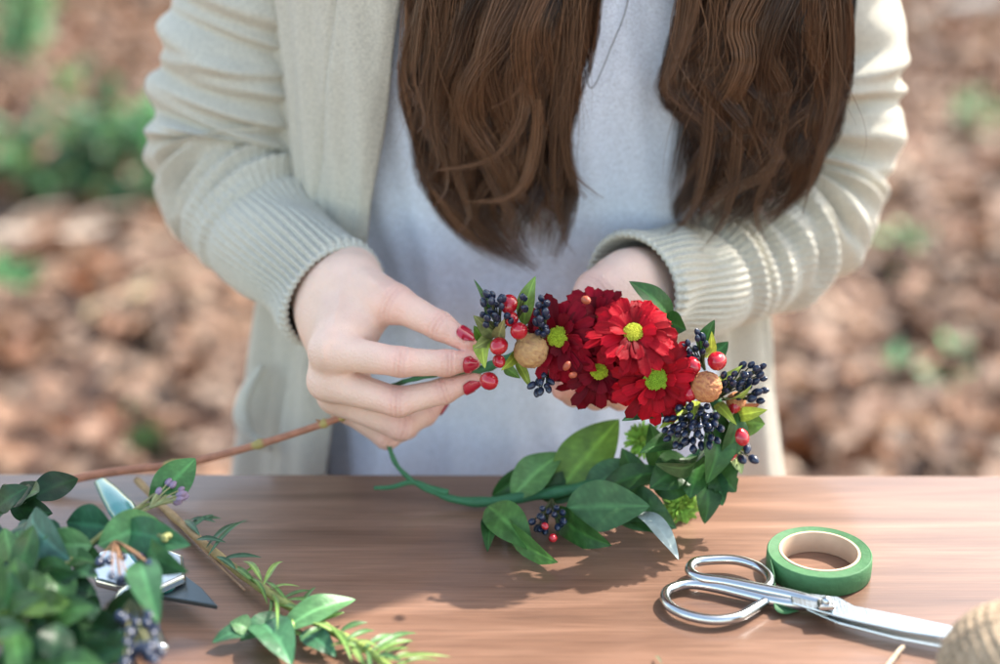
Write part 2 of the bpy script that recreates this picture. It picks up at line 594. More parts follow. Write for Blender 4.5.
# her right hand (holds the end of the crown)
Wc = P(338, 292, .040)
palmL = [
    (P(312, 272, .070), Wc, .026, .0250),
    (P(352, 276, .040), P(350, 292, .020), .0180, .0165),
    (P(324, 312, .040), P(326, 322, .020), .0170, .0165),
    (P(350, 290, .020), P(331, 350, -.034), .0165, .0120),
    (P(338, 300, .024), P(329, 378, -.030), .0175, .0120),
    (P(332, 308, .026), P(338, 394, -.016), .0160, .0115),
    (P(328, 314, .030), P(346, 402, -.002), .0150, .0110),
    (P(354, 286, .018), P(388, 303, -.010), .0165, .0115),
    (P(372, 318, -.002), P(345, 340, -.022), .0090, .0120),
    (P(352, 340, -.008), P(350, 380, -.014), .0120, .0120),
]
fL = {
    'thumb': [(P(372, 293, .002), .0135), (P(397, 304, -.012), .0118), (P(440, 326, -.026), .0092), (P(468, 343, -.034), .0066)],
    'index': [(P(328, 351, -.036), .0122), (P(401, 362, -.046), .0094), (P(447, 363, -.043), .0082), (P(472, 361, -.041), .0062)],
    'middle': [(P(327, 382, -.032), .0122), (P(398, 402, -.042), .0096), (P(444, 391, -.040), .0082), (P(474, 379, -.038), .0060)],
    'ring': [(P(336, 396, -.018), .0115), (P(401, 427, -.026), .0090), (P(425, 414, -.006), .0078), (P(440, 400, .004), .0062)],
    'little': [(P(345, 404, -.002), .0105), (P(387, 437, -.008), .0082), (P(408, 428, .010), .0070), (P(422, 414, .018), .0058)],
}
hl = hand_mesh(palmL, list(fL.values()), tendons=((P(346, 283, .02), P(330, 346, -.036)), (P(334, 300, .02), P(326, 376, -.03)), (P(362, 268, .02), P(392, 298, -.01))))
# her left hand (cradles the crown from behind)
WcR = P(646, 291, .045)
palmR = [
    (P(690, 284, .075), WcR, .025, .0240),
    (P(634, 276, .045), P(620, 288, .026), .0170, .0155),
    (P(650, 302, .048), P(644, 314, .030), .0155, .0150),
    (P(622, 286, .028), P(596, 318, .000), .0155, .0115),
    (P(632, 296, .030), P(604, 336, -.002), .0165, .0120),
    (P(644, 308, .030), P(616, 352, .004), .0160, .0120),
    (P(644, 314, .032), P(628, 360, .012), .0145, .0115),
    (P(628, 278, .030), P(598, 288, .012), .0150, .0110),
]
fR = {
    'thumb': [(P(612, 284, .022), .0125), (P(592, 291, .010), .0108), (P(572, 318, -.004), .0090), (P(562, 338, -.012), .0070)],
    'index': [(P(597, 320, .000), .0115), (P(566, 352, -.006), .0090), (P(560, 372, -.014), .0078), (P(556, 384, -.022), .0062)],
    'middle': [(P(604, 338, -.002), .0118), (P(590, 384, -.002), .0092), (P(574, 394, -.014), .0082), (P(561, 390, -.028), .0064)],
    'ring': [(P(618, 354, .006), .0112), (P(612, 392, .004), .0088), (P(596, 398, -.010), .0078), (P(583, 393, -.024), .0062)],
    'little': [(P(632, 364, .014), .0102), (P(634, 394, .010), .0080), (P(620, 400, -.004), .0068), (P(608, 396, -.014), .0056)],
}
hr = hand_mesh(palmR, list(fR.values()), h=.0013)

# arms' centre lines, shared by the body and the sleeves
armL = [P(300, -130, .20), P(282, -60, .20), P(250, 60, .205), P(230, 148, .200), P(246, 206, .165), P(290, 254, .105), P(337, 299, .042)]
armR = [P(800, -130, .20), P(818, -50, .20), P(828, 60, .205), P(824, 160, .200), P(796, 232, .165), P(716, 274, .105), P(630, 290, .036)]

# trunk, neck, head, upper arms and legs in one surface
lo = np.array([-.36, -.32, -.01]); hi = np.array([.42, .52, 1.56])
X = field(lo, hi, .009)
za, zb = prof(X[..., 2])
D = (np.sqrt(((X[..., 0] - CX) / (za - .012)) ** 2 + ((X[..., 1] - CY) / (zb - .012)) ** 2) - 1) * np.minimum(za, zb)
D = np.maximum(D, np.maximum(.56 - X[..., 2], X[..., 2] - 1.22))
HC = np.array([.072, .13, 1.40])
for a, b, ra, rb, k in [
    ((CX, .21, 1.18), (CX + .02, .19, 1.29), .062, .052, .04),
    ((CX + .02, .19, 1.29), HC, .052, .05, .02),
    (HC + [0, .03, .02], HC + [0, -.01, .02], .082, .078, .02),
    (HC + [0, -.02, .0], HC + [0, -.055, -.055], .070, .040, .02),
    (HC + [0, -.085, .0], HC + [0, -.108, -.022], .008, .012, .01),
    (HC + [-.078, .01, -.01], HC + [-.078, .01, -.035], .012, .008, .006),
    (HC + [.078, .01, -.01], HC + [.078, .01, -.035], .012, .008, .006),
    ((CX - .10, .2, .62), (-.14, -.24, .52), .078, .06, .03),
    ((CX + .10, .2, .62), (.18, -.24, .52), .078, .06, .03),
    ((-.14, -.24, .52), (-.15, -.20, .08), .055, .036, .02),
    ((.18, -.24, .52), (.19, -.20, .08), .055, .036, .02),
    ((-.15, -.20, .045), (-.16, -.31, .035), .036, .030, .02),
    ((.19, -.20, .045), (.20, -.31, .035), .036, .030, .02),
    (armL[0], armL[2], .045, .040, .02), (armL[2], armL[3], .040, .036, .02),
    (armL[3], armL[5], .032, .024, .015), (armL[5], Wc, .024, .018, .01),
    (armR[0], armR[2], .043, .038, .02), (armR[2], armR[3], .036, .032, .02),
    (armR[3], armR[5], .028, .023, .015), (armR[5], WcR, .022, .017, .01),
]:
    D = smin(D, cone_d(X, a, b, ra, rb), k)
Vb_, Fb_ = surface_nets(D, lo, .009)
Vb_ = relax(Vb_, Fb_, 2, .5)
cb = np.tile(SK, (len(Vb_), 1))
n1, n2 = len(hl[0]), len(hl[0]) + len(hr[0])
body = put('body', np.vstack([hl[0], hr[0], Vb_]), np.vstack([hl[1], hr[1] + n1, Fb_ + n2]), M_skin, person,
           np.vstack([hl[2], hr[2], cb]))
dn = TOCAM * 1.0
nail('fingernail', fL['thumb'][2][0], fL['thumb'][3][0], .0068, dn * .5 + [0.1, 0, 1.3], person)
nail('fingernail', fL['index'][2][0], fL['index'][3][0], .0066, dn + [.1, 0, -.35], person)
nail('fingernail', fL['middle'][2][0], fL['middle'][3][0], .0064, dn + [.1, 0, -.8], person)
nail('fingernail', fL['ring'][2][0], fL['ring'][3][0], .0064, [.6, 0, -.6], person)
nail('fingernail', fL['little'][2][0], fL['little'][3][0], .0058, [.6, 0, -.6], person)


def shell(z0, z1, nz, th0, th1, nt, off, fold, name, m, parent, edge=None, thick=None):
    zs = np.linspace(z0, z1, nz)
    V = np.zeros((nz, nt, 3)); UV = np.zeros((nz, nt, 2))
    for i, z in enumerate(zs):
        a, b = prof(z)
        e0 = th0(z) if callable(th0) else th0
        e1 = th1(z) if callable(th1) else th1
        th = np.linspace(e0, e1, nt)
        o = off(z, th) + fold(z, th)
        V[i, :, 0] = CX + np.sin(th) * (a + o)
        V[i, :, 1] = CY - np.cos(th) * (b + o)
        V[i, :, 2] = z
        UV[i, :, 0] = th * .18; UV[i, :, 1] = z
    o = put(name, V.reshape(-1, 3), grid_faces(nz, nt)[:, ::-1], m, parent, None, UV.reshape(-1, 2))
    if thick:
        md = o.modifiers.new('solid', 'SOLIDIFY'); md.thickness = thick; md.offset = 1
    return o


def tee_fold(z, th):
    lo_ = np.clip((1.02 - z) / .25, 0, 1)
    f = .0045 * np.sin(7 * th + 9 * z + 1.0) * lo_ + .0028 * np.sin(13 * th - 16 * z + 2.2) * (.3 + .7 * lo_)
    f = f + .003 * np.sin(26 * z + 5 * th) * np.exp(-((z - .86) / .06) ** 2)
    return f + .0012 * np.sin(31 * th + 40 * z)


shell(.56, 1.24, 220, -math.pi, math.pi, 300, lambda z, th: .006 + 0 * th, tee_fold, 't_shirt', M_jersey, person)
# trousers over the legs
TR = MB()
for pl in ([(CX - .085, .21, .60), (-.14, -.24, .52), (-.15, -.20, .08)], [(CX + .085, .21, .60), (.18, -.24, .52), (.19, -.20, .08)]):
    q = np.vstack([catmull(pl[:2], 6), catmull(pl[1:], 10)[1:]])
    V, F = tube(q, np.interp(np.arange(len(q)), [0, 5, len(q) - 1], [.070, .070, .06]), 20)
    TR.add(V, F)
TR.build('trousers', M_denim, person)

# --- cardigan
def left_edge(z):      # front opening on her right side
    return -rad(np.interp(z, [.5, .74, .86, 1.0, 1.1, 1.25], [52, 48, 41, 32, 25, 18]))


def right_edge(z):
    return rad(np.interp(z, [.5, .74, .86, 1.0, 1.1, 1.25], [62, 56, 50, 46, 40, 25]))


def card_off(z, th):
    w = np.abs(np.sin(th))
    flare = np.interp(z, [.5, .75, .9, 1.05, 1.25], [.040, .032, .020, .012, .008])
    return .013 + flare * w ** 1.5 * np.where(np.sin(th) > 0, .35, 1.15)


def card_fold(z, th):
    lo_ = np.clip((1.08 - z) / .3, .12, 1)
    return (.006 * np.sin(9 * th + 2.5 * z + .5) + .0045 * np.sin(17 * th - 2 * z + 1.7)) * lo_ + .0015 * np.sin(43 * th + 5 * z)





def card_body():
    nz, nt = 220, 420
    zs = np.linspace(.50, 1.245, nz)
    V = np.zeros((nz, nt, 3)); UV = np.zeros((nz, nt, 2))
    for i, z in enumerate(zs):
        a, b = prof(z)
        th = np.linspace(right_edge(z), 2 * math.pi + left_edge(z), nt)
        o = card_off(z, th) + card_fold(z, th)
        # front band: a raised strip beside the opening, stitched down along a groove
        arc = (2 * math.pi + left_edge(z) - th) * .16
        arc2 = (th - right_edge(z)) * .16
        for q in (arc, arc2):
            o = o + .0022 * (1 / (1 + np.exp((q - .040) / .0012))) - .0022 * np.exp(-((q - .0415) / .0018) ** 2)
            o = o - .005 * np.exp(-(q / .004) ** 2)
        V[i, :, 0] = CX + np.sin(th) * (a + o)
        V[i, :, 1] = CY - np.cos(th) * (b + o)
        V[i, :, 2] = z
        UV[i, :, 0] = th * .18; UV[i, :, 1] = z
    c = put('cardigan', V.reshape(-1, 3), grid_faces(nz, nt)[:, ::-1], M_knit, person, None, UV.reshape(-1, 2))
    md = c.modifiers.new('solid', 'SOLIDIFY'); md.thickness = .0028; md.offset = 0
    return c


card = card_body()


def sleeve(ctrl, radii, ridges, seed, rib_from=.62, cuff_len=.012, hint=(0, -1, 0), flat=1.0):
    rng = np.random.default_rng(seed)
    ns, nt = 520, 440
    c = catmull(ctrl, 1400)
    L = np.concatenate([[0], np.cumsum(np.linalg.norm(np.diff(c, axis=0), axis=1))])
    s = np.linspace(0, 1, ns)
    pts = np.stack([np.interp(s * L[-1], L, c[:, k]) for k in range(3)], 1)
    k5 = 25
    ker = np.ones(k5) / k5
    pad = np.vstack([np.repeat(pts[:1], k5 // 2, 0), pts, np.repeat(pts[-1:], k5 // 2, 0)])
    sm = np.stack([np.convolve(pad[:, k], ker, 'valid') for k in range(3)], 1)
    w = np.clip(np.minimum(s, 1 - s) / .06, 0, 1)[:, None]
    pts = pts * (1 - w) + sm * w
    T, A, B = frames(pts, hint)
    th = np.linspace(0, 2 * math.pi, nt, endpoint=False)
    S, TH = np.meshgrid(s, th, indexing='ij')
    R = np.interp(S, np.linspace(0, 1, len(radii)), radii)
    k9 = np.ones(61) / 61
    rr = np.interp(s, np.linspace(0, 1, len(radii)), radii)
    rr = np.convolve(np.concatenate([np.full(30, rr[0]), rr, np.full(30, rr[-1])]), k9, 'valid')
    R = np.repeat(rr[:, None], nt, 1)
    D = np.zeros_like(R)
    for (s0, wd, amp, ph, pw, tilt, curve) in ridges:
        dth = np.angle(np.exp(1j * (TH - ph)))
        centre = s0 + tilt * np.sin(dth) + curve * (1 - np.cos(dth))
        g = np.exp(-((S - centre) / wd) ** 2) - .55 * np.exp(-((S - centre - wd * 1.7) / (wd * .9)) ** 2)
        D += amp * g * (.5 + .5 * np.cos(dth)) ** pw
    for _ in range(10):
        f1, f2, p = rng.integers(1, 4), rng.uniform(4, 14), rng.uniform(0, 6.28)
        D += .0011 * np.sin(f1 * TH + f2 * S * 6.28 / 2 + p)
    rib = 1 / (1 + np.exp(-(S - rib_from) / .035))
    D += .0016 * np.sin(46 * TH + .8 * np.sin(8 * S)) * rib * (.45 + .55 * np.clip((S - .8) / .1, 0, 1))
    # ribbed cuff, slightly flared and scalloped
    D *= 1 - .6 * np.exp(-((S - 1) / .006) ** 2)
    D += .0012 * np.exp(-((S - 1) / .02) ** 2)
    Rt = R + D
    V = pts[:, None, :] + Rt[..., None] * (A[:, None, :] * np.cos(TH)[..., None] * flat + B[:, None, :] * np.sin(TH)[..., None])
    UV = np.stack([TH * .06, S * .5], -1)
    # turned edge and inner lining of the cuff
    rings, uvs = [V], [UV]
    for back, dr in ((-.002, -.0012), (-.0012, -.0030), (.006, -.0036), (.03, -.0036), (.06, -.0036)):
        e = ns - 1 - int(max(0, back) / L[-1] * (ns - 1))
        cpt = pts[e] + T[e] * max(0, -back)
        ring = cpt + (Rt[e] + dr)[:, None] * (A[e] * np.cos(th)[:, None] * flat + B[e] * np.sin(th)[:, None])
        rings.append(ring[None]); uvs.append(UV[e][None])
    V = np.concatenate(rings); UV = np.concatenate(uvs)
    return put('sleeve', V.reshape(-1, 3), grid_faces(len(V), nt, True)[:, ::-1], M_knit, card, None, UV.reshape(-1, 2))


def fan(seed, n, s0, s1, ph, amp_, tilt=.03, pw=1.2, curve=.02, wd=.012):
    amp = amp_ * 1.2
    g = np.random.default_rng(seed)
    out = []
    for i in range(n):
        t = (i + g.uniform(.2, .8)) / n
        out.append((lin(t, s0, s1), wd * g.uniform(.75, 1.3), amp * g.uniform(.6, 1.25), ph + g.uniform(-.5, .5), pw * g.uniform(.7, 1.4),
                    tilt * g.uniform(-.6, 1.2), curve * g.uniform(.5, 1.3)))
    return out


PI = math.pi
# angle 0 faces the camera side, B = T x A
ridL = fan(1, 7, .30, .58, 0.5, .0070, .03, .8, .035, .017) + fan(2, 8, .46, .74, -0.2, .0042, .02, .8, -.02, .011) + fan(3, 3, .12, .34, 1.2, .0030, .04, 1.0, .02, .026) + fan(8, 5, .20, .42, -.2, .0050, .05, .8, .03, .014)
ridR = fan(5, 8, .26, .64, 0.3, .0078, .02, .8, .02, .016) + fan(6, 10, .46, .82, .4, .0056, .015, .8, -.012, .010) + fan(7, 3, .10, .32, -1.0, .0030, .03, 1.0, .02, .026)
sleeve(armL, [.060, .058, .058, .060, .057, .050, .043, .038, .0355], ridL, 11)
sleeve(armR, [.058, .055, .052, .051, .047, .044, .039, .037, .0365], ridR, 12)

# patch pocket opening at her right hip: a slanted welt with a dark gap behind it
pk = catmull([P(262, 366, .150), P(246, 392, .142), P(242, 418, .138), P(252, 438, .132), P(272, 447, .125)], 30)
V, F = tube(pk, np.interp(np.linspace(0, 1, 30), [0, .5, 1], [.004, .010, .004]), 12, True, flat=.55)
put('pocket_welt', V, F, M_knit, card)

# --- necklace cord
nk = catmull([P(640, -90, .085), P(628, 0, .078), P(612, 45, .074), P(592, 88, .072), P(583, 60, .074), P(572, 20, .078), P(560, -60, .085)], 60)
V, F = tube(nk, .00032, 6); put('necklace', V, F, M_cord, person)
# --- thin bangle under her left wrist
a = np.linspace(0, 2 * PI, 50)
ctr = P(598, 396, .012)
bp = np.array([ctr + RGT * (.0105 * math.cos(t)) + UPV * (.0085 * math.sin(t)) for t in a])
V, F = tube(bp, .0004, 6, False); put('bangle', V, F, M_gold, person)

# --- hair
def hair():
    rng = np.random.default_rng(3)
    VV, FF, CC = [], [], []
    n0 = 0
    SEG = 52
    th3 = np.array([0, 2.094, 4.189])
    def strands(guide, R0, n, base, light, tipclump=.25, w=.00034, wave=.0022, frizz=1.0):
        nonlocal n0
        gp_ = [np.asarray(x, float) for x in guide]
        dense = [gp_[0]] + [gp_[0] + (gp_[1] - gp_[0]) * u + np.array([0, -.02, 0]) * math.sin(PI * u) for u in (.2, .4, .6, .8)] + gp_[1:]
        g = catmull(dense, 600)
        Lg = np.concatenate([[0], np.cumsum(np.linalg.norm(np.diff(g, axis=0), axis=1))])
        tt_ = np.linspace(0, 1, SEG) ** .8 * Lg[-1]
        g = np.stack([np.interp(tt_, Lg, g[:, k]) for k in range(3)], 1)
        T, A, B = frames(g, (0, -1, 0))
        t = np.linspace(0, 1, SEG)
        rad_ = R0 * (np.interp(t, [0, .25, .6, .85, 1], [.8, 1.0, .95, .62, tipclump]))
        for _ in range(n):
            a, rr = rng.uniform(0, 2 * PI), math.sqrt(rng.uniform(.05, 1))
            ln = rng.uniform(.78, 1.0) if rng.random() < .8 else rng.uniform(.5, .8)
            k = int(max(8, ln * SEG))
            ph, ph2 = rng.uniform(0, 6.28, 2)
            fr = rng.uniform(1.2, 2.6)
            tw = rng.normal(0, .35)
            off = rad_[:k, None] * rr * (A[:k] * np.cos(a + tw * t[:k])[:, None] * .75 + B[:k] * np.sin(a + tw * t[:k])[:, None] * 1.15)
            wv = wave * frizz * (t[:k, None] ** .7) * (A[:k] * np.sin(fr * 6.28 * t[:k] + ph)[:, None] * .6 + B[:k] * np.sin(fr * 5.1 * t[:k] + ph2)[:, None]) * rng.uniform(.2, 1.0)
            p = g[:k] + off + wv
            wd = w * rng.uniform(.7, 1.5) * np.interp(t[:k] / t[k - 1], [0, .8, 1], [1, .9, .15])
            Tn = np.gradient(p, axis=0); Tn /= np.linalg.norm(Tn, axis=1)[:, None]
            A2 = np.cross(Tn, TOCAM); A2 /= np.linalg.norm(A2, axis=1)[:, None] + 1e-9
            B2 = np.cross(Tn, A2)
            ring = p[:, None, :] + wd[:, None, None] * (A2[:, None, :] * np.cos(th3)[None, :, None] + B2[:, None, :] * np.sin(th3)[None, :, None])
            VV.append(ring.reshape(-1, 3))
            FF.append(grid_faces(k, 3, True) + n0)
            n0 += 3 * k
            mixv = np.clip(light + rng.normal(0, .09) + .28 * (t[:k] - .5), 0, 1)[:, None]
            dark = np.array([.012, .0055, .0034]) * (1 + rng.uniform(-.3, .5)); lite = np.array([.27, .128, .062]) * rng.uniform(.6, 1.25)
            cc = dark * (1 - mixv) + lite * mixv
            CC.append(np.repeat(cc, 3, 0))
    HL = [-.015, .13, 1.36]; HR = [.150, .13, 1.36]
    def guide(hx, top, mids, end, Y0, Y1):
        pts = [np.array([hx, .12, 1.38]), P(top[0], top[1], Y0)]
        n = len(mids)
        for i, m in enumerate(mids):
            pts.append(P(m[0], m[1], lin((i + 1) / (n + 1), Y0, Y1)))
        pts.append(P(end[0], end[1], Y1))
        return pts
    def mass(Lc, Rc, ymax, seed, nlock, hx, drift):
        g = np.random.default_rng(seed)
        Lc = np.array(Lc, float); Rc = np.array(Rc, float)
        for i in range(nlock):
            f0 = (i + g.uniform(0, 1)) / nlock
            layer = g.random()                       # 0 under, 1 on top
            ye = ymax * (g.uniform(.86, 1.0) if g.random() < .62 else g.uniform(.45, .88))
            ph = 3.0 * f0 + g.normal(0, 1.0); amp = g.uniform(.05, .23); fq = g.uniform(1.2, 2.5)
            ys = np.linspace(-40, ye, 9)
            u = (ys + 40) / (ymax + 40)
            f = f0 + drift * (u - .3) * 4 * f0 * (1 - f0) + amp * np.sin(2 * PI * u * fq + ph) * np.clip(u * 1.6, .15, 1)
            f = f + (.62 - f) * .45 * np.clip((u - .72) / .28, 0, 1) ** 2
            f[-1] += g.normal(-.05, .05)
            f = np.clip(f, .03, .97)
            xs = np.interp(ys, Lc[:, 0], Lc[:, 1]) * (1 - f) + np.interp(ys, Rc[:, 0], Rc[:, 1]) * f
            bul = np.sqrt(np.clip(1 - (2 * f - 1) ** 2, 0, 1))
            Yd = .094 - .022 * bul - .024 * layer * bul + .004 * np.sin(u * 9 + ph)
            gd = [np.array([hx + .0002 * (xs[0] - 640), .12, 1.38])] + [P(x, y, d) for x, y, d in zip(xs, ys, Yd)]
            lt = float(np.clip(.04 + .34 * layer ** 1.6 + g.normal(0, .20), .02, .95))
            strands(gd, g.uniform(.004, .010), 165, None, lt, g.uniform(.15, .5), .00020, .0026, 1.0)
    # dark under layer so nothing shows between the locks
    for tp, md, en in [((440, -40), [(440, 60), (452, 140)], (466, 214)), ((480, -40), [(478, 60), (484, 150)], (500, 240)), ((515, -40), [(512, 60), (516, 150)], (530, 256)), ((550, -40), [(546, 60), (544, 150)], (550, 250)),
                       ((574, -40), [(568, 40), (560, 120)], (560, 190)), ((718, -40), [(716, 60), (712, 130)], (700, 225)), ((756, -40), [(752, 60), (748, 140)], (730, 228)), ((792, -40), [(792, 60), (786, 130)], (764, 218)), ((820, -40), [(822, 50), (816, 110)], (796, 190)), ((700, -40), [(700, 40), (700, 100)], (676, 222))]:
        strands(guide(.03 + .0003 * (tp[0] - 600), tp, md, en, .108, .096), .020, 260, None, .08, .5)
    mass([(-40, 410), (0, 407), (50, 408), (95, 404), (130, 416), (165, 423), (195, 427), (220, 446), (245, 472), (262, 506), (278, 540)],
         [(-40, 598), (0, 592), (60, 585), (100, 573), (150, 569), (200, 576), (240, 570), (265, 564), (278, 556)], 280, 21, 95, -.02, -.34)
    mass([(-40, 690), (0, 684), (40, 678), (70, 668), (92, 662), (112, 686), (150, 697), (190, 684), (214, 666), (232, 656), (248, 690)],
         [(-40, 846), (0, 847), (60, 846), (110, 842), (150, 830), (185, 810), (214, 784), (234, 764), (248, 742)], 254, 22, 92, .12, -.36)
    for tp, md, en, lt in [((572, -40), [(566, 60), (562, 130), (574, 184)], (604, 214), .35), ((688, -40), [(682, 20), (672, 60), (664, 92)], (694, 114), .5), ((700, -40), [(690, 20), (676, 66), (666, 90)], (676, 112), .6),
                           ((525, -40), [(530, 20), (530, 64), (512, 96)], (482, 112), .85), ((530, -40), [(536, 80), (534, 150), (512, 196)], (454, 202), .8), ((520, -40), [(524, 60), (520, 120), (490, 160)], (425, 172), .7),  # lightest locks: gloss highlights put into the strand colour
                           ((430, -40), [(418, 30), (414, 80), (424, 120)], (408, 140), .35), ((445, -40), [(430, 60), (428, 120), (438, 165)], (418, 186), .3), ((460, -40), [(446, 60), (438, 130), (448, 185)], (424, 216), .4),
                           ((480, -40), [(462, 80), (456, 160), (470, 218)], (446, 240), .3), ((580, -40), [(578, 40), (568, 110), (572, 170)], (612, 206), .4), ((560, -40), [(560, 80), (556, 170), (566, 240)], (586, 262), .3),
                           ((720, -40), [(712, 80), (706, 160), (690, 215)], (652, 246), .35), ((740, -40), [(740, 80), (736, 170), (720, 226)], (690, 262), .4), ((830, -40), [(838, 60), (832, 120), (812, 180)], (800, 226), .3),
                           ((780, -40), [(786, 80), (776, 150), (756, 210)], (770, 252), .35)]:
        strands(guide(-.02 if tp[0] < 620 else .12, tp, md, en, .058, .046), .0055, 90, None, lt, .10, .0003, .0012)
    # loose single hairs
    for _ in range(190):
        s = rng.choice([0, 1])
        x0 = rng.uniform(410, 590) if s == 0 else rng.uniform(680, 845)
        x1 = x0 + rng.normal(0, 30); y1 = rng.uniform(120, 262 if s == 0 else 240)
        strands(guide(-.02 if s == 0 else .14, (x0, -40), [(x0 + rng.normal(0, 10), 50), ((x0 + x1) / 2 + rng.normal(0, 14), y1 * .7)], (x1, y1), .052, .046),
                .003, 1, None, .5, 1, .00022, .004)
    # crown of the head
    for i in range(46):
        a = PI * 2 * i / 46
        d = np.array([math.cos(a), math.sin(a)])
        if d[1] < -.55: continue
        tp = HC + [0, .02, .115]
        r1 = .094
        g = [tp, HC + np.array([d[0] * r1 * .75, .02 + d[1] * r1 * .75, .085]), HC + np.array([d[0] * r1, .02 + d[1] * r1, .02]), HC + np.array([d[0] * r1 * .98, .02 + d[1] * r1, -.10])]
        if d[1] > .2: g.append(HC + np.array([d[0] * .09, .10 + .03 * d[1], -.26]))
        strands(g, .013, 60, None, .3, .4, .0007)
    return np.concatenate(VV), np.concatenate(FF), np.concatenate(CC)


hv, hf, hc = hair()
put('hair', hv, hf, M_hair, person, hc)

# ------------------------------------------------------------------ plants: leaves, flowers, berries
G_MID = (.105, .205, .028); G_DARK = (.028, .088, .020); G_LIGHT = (.16, .27, .05); G_LIME = (.30, .38, .05); G_BLUE = (.030, .105, .045); G_PALE = (.30, .42, .34)


def leaf_geo(base, tip, width, nrm=None, col=G_MID, bend=.12, fold=.25, power=.85, skew=.85, wavy=.04, vein=1.75, nu=22, nv=11, twist=0.0, serr=0.0):
    base = np.asarray(base, float); tip = np.asarray(tip, float)
    ax = tip - base; L = np.linalg.norm(ax); u = ax / L
    n = TOCAM if nrm is None else np.asarray(nrm, float)
    n = unit(n - u * np.dot(n, u)); s = np.cross(n, u)
    V, C = [], []
    ph = random.uniform(0, 6.28)
    for i in range(nu):
        t = i / (nu - 1)
        wp = max(0.0, math.sin(PI * min(1, max(0, t)) ** skew)) ** power
        wp = wp * (1 + serr * math.sin(t * 40))
        if t < .06: wp = max(wp, .05)
        cc = base + u * L * t + n * (bend * L * math.sin(PI * t) - .25 * bend * L * t * t)
        tw = twist * t
        s2 = s * math.cos(tw) + n * math.sin(tw); n2 = n * math.cos(tw) - s * math.sin(tw)
        for j in range(nv):
            v = j / (nv - 1) * 2 - 1
            h = abs(v) * wp * width * .5 * fold + wavy * width * math.sin(ph + t * 11 + (2 if v > 0 else 0)) * v * v * wp
            # blade puffs up a little between the side veins
            sv = math.sin((t * 9 - abs(v) * 1.6) * 2 * PI)
            h += .010 * width * sv * (1 - abs(v)) * min(1, abs(v) * 4)
            V.append(cc + s2 * v * width * .5 * wp + n2 * h)
            k = 1.0
            if j == nv // 2: k = vein
            elif sv > .86: k = 1 + (vein - 1) * .35
            k *= 1 - .10 * abs(v)
            C.append(np.array(col) * k)
    return np.array(V), grid_faces(nu, nv)[:, ::-1], np.array(C)


def leaf(parent, base, tip, width, nrm=None, col=G_MID, name='leaf', stem=True, m=None, **kw):
    V, F, C = leaf_geo(base, tip, width, nrm, np.array(col) * random.uniform(.88, 1.12), **kw)
    return put(name, V, F, m or M_leaf, parent, C)


def jitn(k=.35, base=None):
    b = TOCAM if base is None else np.asarray(base, float)
    return b + np.array([random.uniform(-k, k) for _ in range(3)])


bv, bf = ball(10, 14, lambda p, t: 1 + .10 * max(0, math.cos(p)) ** 6 - .04 * max(0, -math.cos(p)) ** 4)
RED = mesh_data('red_berry', bv * [.92, .92, 1.08], bf)
RED.materials.append(M_red)
bv, bf = ball(8, 10, lambda p, t: 1 + .16 * max(0, math.cos(p)) ** 12)
DRK = mesh_data('dark_berry', bv * [.78, .78, 1.12], bf)
DRK.materials.append(M_dark)
LIL = mesh_data('bud', bv * [.75, .75, 1.15], bf)
LIL.materials.append(M_lilac)


def rrot():
    return (random.uniform(0, 6.28), random.uniform(0, 6.28), random.uniform(0, 6.28))


def dirrot(d, roll=None):
    q = Vector(tuple(unit(d))).to_track_quat('Z', 'Y')
    return q.to_euler()


def pod(name, c, r, parent, c1=(.50, .28, .10), c2=(.28, .12, .06)):
    nu, nv = 36, 48
    V, C = [], []
    sd = random.uniform(0, 50)
    for i in range(nu + 1):
        ph = PI * i / nu
        for j in range(nv):
            th = 2 * PI * j / nv
            d = np.array([math.sin(ph) * math.cos(th), math.sin(ph) * math.sin(th), math.cos(ph)])
            k = mnoise.noise(Vector(tuple(d * 5.5)) + Vector((sd, 0, 0)))
            k2 = 1 - abs(mnoise.noise(Vector(tuple(d * 8)) + Vector((0, sd, 0)))) * 2.2
            V.append(np.array(c) + d * r * (1 + .05 * k + .07 * k2))
            mxx = min(1, max(0, .5 + .9 * k + .3 * k2))
            C.append(np.array(c2) * (1 - mxx) + np.array(c1) * mxx)
    return put(name, V, grid_faces(nu + 1, nv, True), M_pod, parent, np.array(C))


